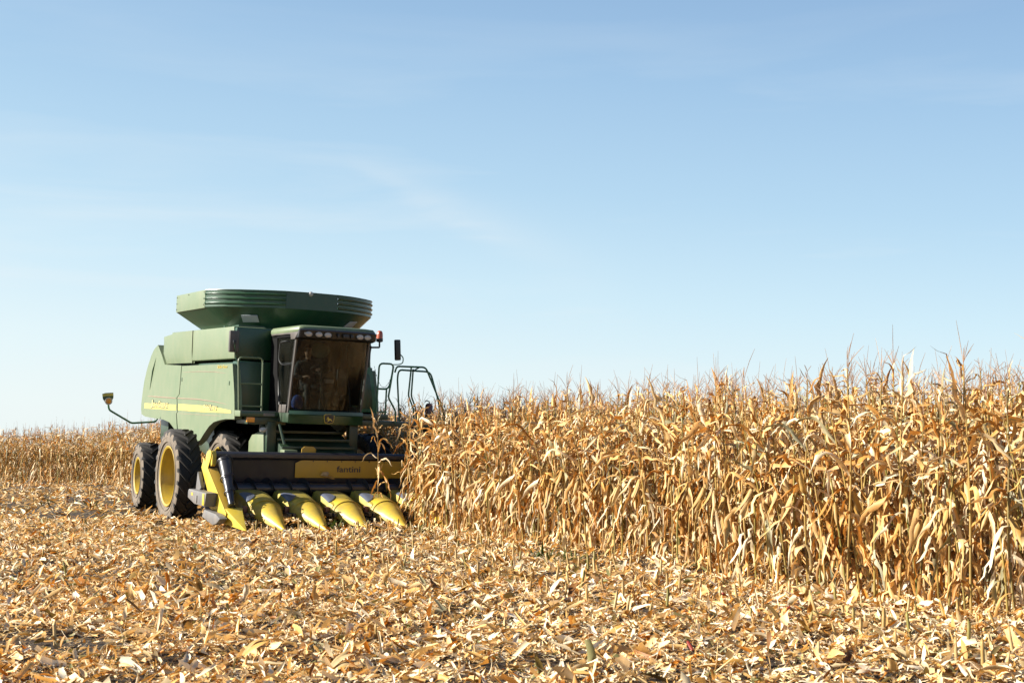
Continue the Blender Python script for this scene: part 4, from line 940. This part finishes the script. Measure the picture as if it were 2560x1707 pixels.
# blue bag beside the driver and a yellow tool hanging at the windshield
bb = MB(); rings = []
for z, r in ((0.0,0.06),(0.05,0.10),(0.15,0.11),(0.24,0.08),(0.28,0.03)): rings.append([(2.50+r*0.6*math.cos(a), -0.52+r*math.sin(a)*(1+0.15*math.sin(3*a)), 2.20+z) for a in np.linspace(0, 6.283, 14, endpoint=False)])
bb.rings(rings); bag = bb.build('bag', BLUE, None, angle=60); bag.matrix_world = MW; tag(bag, 'crumpled blue bag standing low behind the cab windshield', 'bag')

# ================================================================== corn header
hdr = empty('corn_header'); hdr.matrix_world = MW
tag(hdr, 'wide corn header with yellow snouts and dark back sheet mounted on the harvester front', 'corn header')
MB().prism([(x-0.35, z-0.02) for x, z in [(3.02,1.40),(3.06,1.435),(3.12,1.435),(3.165,1.40),(3.165,1.33),(3.12,1.305),(3.10,1.27),(3.10,0.98),(3.05,0.84),(3.0,0.60),(2.98,0.60),(3.03,0.98),(3.03,1.33)]], 1, -2.26, 2.30).build('back_sheet', NAVY, hdr, bevel=0.008)
MB().prism([(2.70,0.60),(2.65,0.45),(2.8,0.36),(3.55,0.36),(3.7,0.45),(3.7,0.42),(3.55,0.33),(2.78,0.33),(2.61,0.44),(2.63,0.62)], 1, -2.24, 2.24).build('auger_trough', NAVY, hdr, bevel=0.0)
MB().box((2.55,-2.2,0.30),(2.67,2.2,0.42)).build('frame_beam', NAVY, hdr, bevel=0.01)
MB().prism([(-0.615,1.22),(-0.50,1.275),(1.62,1.275),(1.73,1.215),(1.73,0.955),(-0.615,0.955)], 0, 2.78, 2.792).build('name_panel', YPANEL, hdr, bevel=0.002)
for y in (-0.40,-0.13,0.15,0.42,0.70,1.0): MB().lathe([(0,0.01),(0.010,0.008),(0.014,0.0)], (2.793,y*1.02+0.14,1.26), 0, 8).build('panel_bolt', NAVY, hdr)
t = text_mesh('lettering', 'fantini', 0.158, NAVY, hdr, (2.796, 0.20, 1.065), (0,1,0), (0,0,1), sx=1.25, extrude=0.001, offset=0.003)
# cross auger
ag = MB(); ag.tube([(2.90,-2.15,0.76),(2.90,2.15,0.76)], 0.10, n=20)
for sg in (-1, 1):
    prev = []; n = 150
    inner, outer = [], []
    for i in range(n+1):
        t = i/n; y = sg*(2.1 - 1.75*t); a = sg*t*2*math.pi*5.2
        inner.append((2.90+0.09*math.cos(a), y, 0.76+0.09*math.sin(a))); outer.append((2.90+0.20*math.cos(a), y, 0.76+0.20*math.sin(a)))
    ag.rings([inner, outer, [(x, y+0.006, z) for x, y, z in outer], [(x, y+0.006, z) for x, y, z in inner]], closed=False, cap=False)
ag.build('cross_auger', SCREW, hdr, angle=40)
MB().box((3.0,1.10,0.72),(3.04,1.14,0.97)).build('yellow_stop', YEL, hdr, bevel=0.003)
# snouts
def snout(y0, z0=0.0):
    sn = empty('snout'); sn.parent = hdr; sn.location = (0, y0, z0)
    # rear hood
    hd_ = MB(); rr = []
    for x, w, zt, zb in ((2.98,0.27,0.71,0.52),(3.03,0.30,0.745,0.50),(3.30,0.305,0.725,0.46),(3.60,0.30,0.665,0.42),(3.94,0.27,0.57,0.38)):
        rr.append([(x,y_-0.06,z_) for x,y_,z_ in [(x,-w,zb),(x,-w,zt-0.10),(x,-w*0.90,zt-0.02),(x,-w*0.70,zt),(x,w*0.55,zt),(x,w*0.86,zt-0.03),(x,w,zt-0.10),(x,w,zb)]])
    hd_.rings(rr); hd_.build('hood', YHOOD, sn, bevel=0.006, angle=40)
    # cone
    cn = MB(); rr = []
    for x, w, zt, zb in ((3.80,0.285,0.63,0.39),(3.812,0.300,0.675,0.39),(3.83,0.300,0.675,0.39),(3.842,0.290,0.665,0.39),(3.99,0.285,0.64,0.36),(4.0,0.280,0.622,0.355),(4.25,0.215,0.525,0.29),(4.5,0.135,0.405,0.235),(4.72,0.062,0.285,0.19),(4.85,0.018,0.215,0.17)):
        o_ = -0.05*min(1, (4.85-x)/1.0)
        rr.append([(x, o_-w*math.cos(math.pi*k/12), zb + 0.02 + (zt-zb-0.02)*math.sin(math.pi*k/12)**0.85) for k in range(13)] + [(x, o_+w*0.9, zb), (x, o_-w*0.9, zb)])
    cn.rings(rr); cn.build('cone', YCONE, sn, angle=30)
    rr = [[(x, -0.042-w*math.cos(math.pi*k/12), zb + (zt-zb)*math.sin(math.pi*k/12)**0.85) for k in range(13)] for x, w, zt, zb in ((3.985,0.292,0.643,0.378),(4.005,0.292,0.640,0.378),(4.015,0.284,0.630,0.376))]
    MB().rings(rr, closed=False, cap=False).build('cone_seam', YCONE, sn, angle=60)
    MB().ellipsoid((4.85,0,0.192),(0.03,0.022,0.025)).build('tip', STEEL, sn)
    # rounded steel deck plate on the right-hand shoulder
    def hz(x, y): return float(np.interp(x, [3.03, 3.30, 3.60, 3.94], [0.745, 0.725, 0.665, 0.57])) - float(np.interp(-y-0.06, [0.21, 0.27, 0.30, 0.34], [0, 0.02, 0.09, 0.18]))
    rr = []
    for x, yr in ((3.36,-0.26),(3.375,-0.20),(3.40,-0.155),(3.45,-0.12),(3.51,-0.11),(3.58,-0.125),(3.66,-0.17),(3.74,-0.23),(3.80,-0.29)):
        rr.append([(x, -0.335 + (yr+0.335)*k/6, hz(x, -0.335 + (yr+0.335)*k/6) + 0.010) for k in range(7)])
    MB().rings(rr, closed=False, cap=False).build('deck_plate', STEEL, sn, angle=60)
    MB().box((3.80,-0.42,0.40),(3.90,-0.335,0.52)).build('chain_guard', FIRE, sn, bevel=0.02)
    return sn
s0 = snout(-1.5, 0.01)
for y, z in ((-0.75, 0.0), (0.0, -0.01), (0.75, -0.005), (1.5, 0.01)):
    c = copy_tree(s0, hdr); c.location = (0, y, z)
for k in range(6):
    y = -1.875 + 0.75*k
    MB().box((3.4,y-0.07,0.36),(4.15,y-0.015,0.42)).build('row_unit_plate', NAVY, hdr, bevel=0.004); MB().box((3.4,y+0.015,0.36),(4.15,y+0.07,0.42)).build('row_unit_plate', NAVY, hdr, bevel=0.004)
# end dividers
for sg in (-1, 1):
    dv = empty('end_divider'); dv.parent = hdr; yy = 2.30*sg
    pl = [(2.87,1.35),(2.93,1.41),(3.03,1.445),(3.14,1.445),(3.19,1.40),(3.15,1.30),(3.01,1.13),(4.20,0.44),(4.16,0.31),(3.13,0.47),(3.08,0.72),(2.61,1.12),(2.74,1.30),(2.83,1.22)]
    MB().prism(pl, 1, yy, yy+0.012*sg).build('side_plate', YEL, dv, bevel=0.002)
    MB().prism([(3.01,1.13),(3.0,1.10),(4.16,0.42),(4.20,0.44)], 1, yy-0.002*sg, yy-0.16*sg).build('inner_flange', YPANEL, dv, bevel=0.002)
    MB().prism([(3.10,1.44),(3.16,1.44),(3.20,1.38),(3.20,1.20),(3.12,1.16),(3.10,1.30)], 1, yy-0.005*sg, yy-0.08*sg).build('end_cap', YEL, dv, bevel=0.01)
    # upright screw: dark tapered tube with three rings
    a, b = Vector((3.30, yy-0.20*sg, 1.27)), Vector((4.10, yy-0.11*sg, 0.56))
    MB().tube([a, a*0.7+b*0.3, a*0.35+b*0.65, b], [0.118,0.10,0.075,0.048], n=18).build('divider_screw', SCREW, dv, angle=50)
    dd = (b-a).normalized(); ux = dd.cross(Vector((0,1,0))).normalized(); uy = ux.cross(dd)
    for t, r in ((0.0,0.138),(0.38,0.12),(0.70,0.09),(0.97,0.062)):
        c = a.lerp(b, t); MB().tube([c + dd*(0.05*k/20) + (ux*math.cos(k*0.33)+uy*math.sin(k*0.33))*r for k in range(20)], 0.010, n=5).build('screw_flight', SCREW, dv)
    # pointed nose
    c0 = [(3.98,yy-0.0*sg,0.53),(4.12,yy-0.30*sg,0.52),(3.98,yy-0.34*sg,0.24),(3.86,yy,0.28)]
    c1 = [(4.12,yy-0.005*sg,0.50),(4.2,yy-0.27*sg,0.49),(4.15,yy-0.30*sg,0.24),(4.10,yy,0.25)]
    tip = (4.95, yy-0.12*sg, 0.20)
    MB().add(c0 + c1 + [tip], [(0,1,2,3),(0,4,5,1),(1,5,6,2),(2,6,7,3),(3,7,4,0),(4,8,5),(5,8,6),(6,8,7),(7,8,4)]).build('nose', YEL, dv, bevel=0.006)
    # grey boxes of the end drive and skid
    MB().prism([(2.56,0.58),(2.56,0.70),(2.62,0.74),(3.70,0.74),(3.62,0.50),(3.0,0.50)], 1, yy+0.02*sg, yy+0.22*sg).build('drive_box', GREY, dv, bevel=0.02)
    MB().box((2.80,yy+0.221*sg,0.64),(2.90,yy+0.224*sg,0.69)).build('box_sticker', YEL, dv, bevel=0)
    MB().box((3.10,yy+0.221*sg,0.53),(3.18,yy+0.235*sg,0.66)).build('box_hatch', GREY, dv, bevel=0.004)
    MB().box((3.50,yy+0.015*sg,0.52),(3.62,yy+0.23*sg,0.72)).build('box_end', YEL, dv, bevel=0.01)
    MB().prism([(3.40,0.44),(3.28,0.30),(3.95,0.22),(4.15,0.26),(4.35,0.36),(4.1,0.42)], 1, yy+0.02*sg, yy+0.16*sg).build('skid_shoe', GREY, dv, bevel=0.02)
    MB().prism([(2.70,1.05),(2.62,0.72),(2.80,0.70),(2.95,0.78)], 1, yy+0.03*sg, yy+0.10*sg).build('bracket', GREY, dv, bevel=0.01)
# hydraulic bits on top of the beam behind the header
MB().box((2.38,-0.78,1.34),(2.62,-0.52,1.455)).build('coupler_block', GSIDE, hdr, bevel=0.02)
MB().prism([(-0.44,1.37),(-0.44,1.48),(-0.38,1.525),(-0.22,1.525),(-0.16,1.48),(-0.16,1.37)], 0, 2.60,2.62).build('yellow_shield', YPANEL, hdr, bevel=0.004)
# a husk stuck on the panel
hk = MB(); hk.rings([[(2.82,0.02,1.07),(2.84,0.05,1.03),(2.83,-0.02,1.02)],[(2.85,-0.10,1.06),(2.87,-0.05,1.0),(2.85,-0.14,1.0)],[(2.82,0.12,0.96),(2.84,0.16,0.94),(2.83,0.10,0.93)]])
def tintify(o):
    a = o.data.attributes.new('tint', 'FLOAT', 'POINT'); a.data.foreach_set('value', np.linspace(0, 0.2, len(o.data.vertices)))
o = hk.build('loose_husk', HUSK, None); o.matrix_world = MW; tintify(o); tag(o, 'pale husk caught on the yellow name panel of the header', 'husk')

# ================================================================== stubble and weeds
def stub(seed):
    g = np.random.default_rng(seed); h = g.uniform(0.07, 0.21); zs = np.linspace(-0.05, h, 5); k = 6; an = np.arange(k)*2*np.pi/k
    r = np.interp(zs, [0, h], [0.013, 0.0105]); V = []
    lean = g.normal(0, 0.12, 2)
    for z, rr in zip(zs, r):
        for a in an: V.append((lean[0]*z + rr*math.cos(a), lean[1]*z + rr*math.sin(a), z + (0.02*math.cos(a+seed) if z == zs[-1] else 0)))
    V.append((lean[0]*h, lean[1]*h, h-0.004)); V = np.array(V); i = np.arange(30).reshape(5, 6); j = np.roll(i, -1, 1)
    F = np.stack([i[:-1], j[:-1], j[1:], i[1:]], -1).reshape(-1, 4); cap = np.array([[24+q, 24+(q+1) % 6, 30, 24+q] for q in range(0, 6)])
    cap = np.array([[24, 25, 26, 27], [24, 27, 28, 29]]); T = np.full(len(V), g.random())
    parts = [(V, np.concatenate([F, cap]), T)]
    # ragged sheath leaves at the foot
    nl = 3; P = np.zeros((nl, 5, 3)); a = g.random(nl)*6.28; th = np.linspace(0, 1, 5); ln = g.uniform(0.10, 0.22, nl)
    for q in range(nl):
        ang = 0.15 + th*g.uniform(0.4, 2.4); P[q, :, 0] = np.cumsum(np.sin(ang)*math.cos(a[q]))*ln[q]/5 + 0.012*math.cos(a[q]); P[q, :, 1] = np.cumsum(np.sin(ang)*math.sin(a[q]))*ln[q]/5 + 0.012*math.sin(a[q]); P[q, :, 2] = np.cumsum(np.cos(ang))*ln[q]/5
    sd = np.stack([-np.sin(a), np.cos(a), 0*a], -1)[:, None, :]*np.ones((1, 5, 1)); up = np.stack([np.cos(a), np.sin(a), 0*a], -1)[:, None, :]*np.ones((1, 5, 1))
    lv = ribbons(P, None, (sd, up), np.full(nl, 0.035), np.full(nl, -0.3), g.random(nl), np.array([0.8, 1, 0.9, 0.6, 0.1]))
    return parts[0], lv
SP = []
for i in range(8):
    st, lv = stub(40+i); o = empty('corn_stub'); array_mesh('stalk', *st, STUBM, o); array_mesh('sheath', *lv, LEAF, o); SP.append(o)
g = np.random.default_rng(77); cand = []
for k in range(-14, 0):
    t = -19
    while t < 30:
        t += g.uniform(0.15, 0.26); p = row_xy(k, t) + EN*g.normal(0, 0.03)
        if p[1] < 7.6 or abs(p[0]/p[1]) > 0.41: continue
        lx, ly = mach_local(p)
        if lx < 4.6: continue
        if k < -4 and g.random() < 0.90: continue
        if k < -2 and g.random() < 0.3: continue
        if p[1] < 13 and k < -3 and g.random() < 0.5: continue
        if g.random() < 0.15: continue
        cand.append((p[0], p[1], k))
cand.sort(key=lambda q: q[1]); 
if len(cand) > 285: idx = np.sort(g.choice(len(cand), 285, replace=False)); cand = [cand[i] for i in idx]
for q, (x, y, k) in enumerate(cand):
    o = SP[q] if q < len(SP) else copy_tree(SP[int(g.integers(0, len(SP)))])
    tag(o, 'short cut corn stub standing upright in the chopped litter', 'corn stub', 'stubs left in the harvested rows')
    o.location = (x, y, float(gz(x, y))); s = g.uniform(0.8, 1.25); o.scale = (s*1.1, s*1.1, s); o.rotation_euler = (g.normal(0, .06), g.normal(0, .06), g.random()*6.28)
# larger husks and cobs lying in the foreground
def husk_mesh(seed, name):
    g = np.random.default_rng(seed); n = 7; th = np.linspace(0, 1, 7); a = g.uniform(-0.5, 0.5, n); ln = g.uniform(0.14, 0.24, n); P = np.zeros((n, 7, 3))
    for q in range(n):
        lift = 0.03 + 0.10*g.random()*th + 0.03*np.sin(th*3.1); P[q, :, 0] = th*ln[q]*math.cos(a[q]); P[q, :, 1] = th*ln[q]*math.sin(a[q])*0.8 + g.normal(0, 0.012); P[q, :, 2] = lift
    sd = np.stack([-np.sin(a), np.cos(a), 0*a], -1)[:, None, :]*np.ones((1, 7, 1)); up = np.zeros((n, 7, 3)); up[..., 2] = 1
    return ribbons(P, None, (sd, up), g.uniform(0.04, 0.07, n), g.uniform(-0.5, 0.1, n), g.random(n)*0.3, np.array([0.5, 0.9, 1, 1, 0.8, 0.5, 0.08]))
HB = []
for i in range(5):
    o = array_mesh('corn_husk', *husk_mesh(60+i, 'corn_husk'), HUSK); HB.append(o)
spots = [(-0.95,10.9),(1.05,9.9),(-1.9,9.2),(0.4,8.9),(-0.5,12.2),(2.2,9.6),(-2.7,10.6),(1.7,11.8),(0.1,13.6),(-3.1,12.9),(-1.2,8.5),(2.6,8.6),(-4.1,13.9),(0.9,15.2)]
for q, (x, y) in enumerate(spots):
    o = HB[q] if q < 5 else HB[q % 5].copy()
    if q >= 5: COL.objects.link(o)
    o.location = (x, y, float(gz(x, y))+0.03); o.rotation_euler = (g.normal(0, .2), g.normal(0, .15)-0.1, g.random()*6.28); s = g.uniform(0.6, 1.0); o.scale = (s, s, s)
    tag(o, 'pale open corn husk lying on the litter in the foreground', 'husk', 'loose husks lying in the foreground')
def cob(name):
    mb = MB(); mb.tube([(0,0,0),(0.02,0,0),(0.07,0,0.003),(0.09,0,0.004)], [0.008,0.014,0.013,0.009], n=8); return mb
for q, (x, y, lb) in enumerate(((2.36,11.35,'short red corn cob piece lying below the corn edge, nearest the stubs'),(1.25,9.0,'dark red cob piece in the nearest litter'),(2.05,12.3,'small red cob piece farthest back in the litter'))):
    o = cob('').build('corn_cob', COBM, None); tintify(o); o.location = (x, y, float(gz(x, y))+0.06); o.rotation_euler = (0, R(-30), q*1.9); tag(o, lb, 'corn cob')
# green weeds beside the outer snout and by the edge
def weed(seed, n=26, h=0.22):
    g = np.random.default_rng(seed); s = 5; th = np.linspace(0, 1, s); az = g.random(n)*6.28; ln = g.uniform(0.4, 1, n)*h*1.4; P = np.zeros((n, s, 3)); st = g.normal(0, 0.07, (n, 2))
    for q in range(n):
        ang = g.uniform(0.1, 0.6) + th*g.uniform(0.2, 1.6); P[q, :, 0] = st[q, 0] + np.cumsum(np.sin(ang))*ln[q]/s*math.cos(az[q]); P[q, :, 1] = st[q, 1] + np.cumsum(np.sin(ang))*ln[q]/s*math.sin(az[q]); P[q, :, 2] = np.cumsum(np.cos(ang))*ln[q]/s
    sd = np.stack([-np.sin(az), np.cos(az), 0*az], -1)[:, None, :]*np.ones((1, s, 1)); up = np.stack([np.cos(az), np.sin(az), 0*az], -1)[:, None, :]*np.ones((1, s, 1))
    return ribbons(P, None, (sd, up), g.uniform(0.008, 0.022, n), np.full(n, 0.2), g.random(n), np.array([0.7, 1, 1, 0.6, 0.1]))
for q, (x, y, lb) in enumerate(((-1.55,21.3,'green weed tuft at the corn edge beside the header snouts'),(-3.15,22.1,'low green weed tuft in front of the left snouts'),(0.72,15.9,'flattened green weed along the foot of the corn, midway'),(0.35,16.9,'green weed patch at the foot of the corn nearer the harvester'),(-7.9,33.0,'low green weed patch in the stubble left of the rear wheel'))):
    o = array_mesh('weed', *weed(90+q, 40 if q != 4 else 60), WEED); o.location = (x, y, float(gz(x, y))); o.scale = (1.6, 1.6, 1.0 if q != 4 else 0.7); tag(o, lb, 'weed')
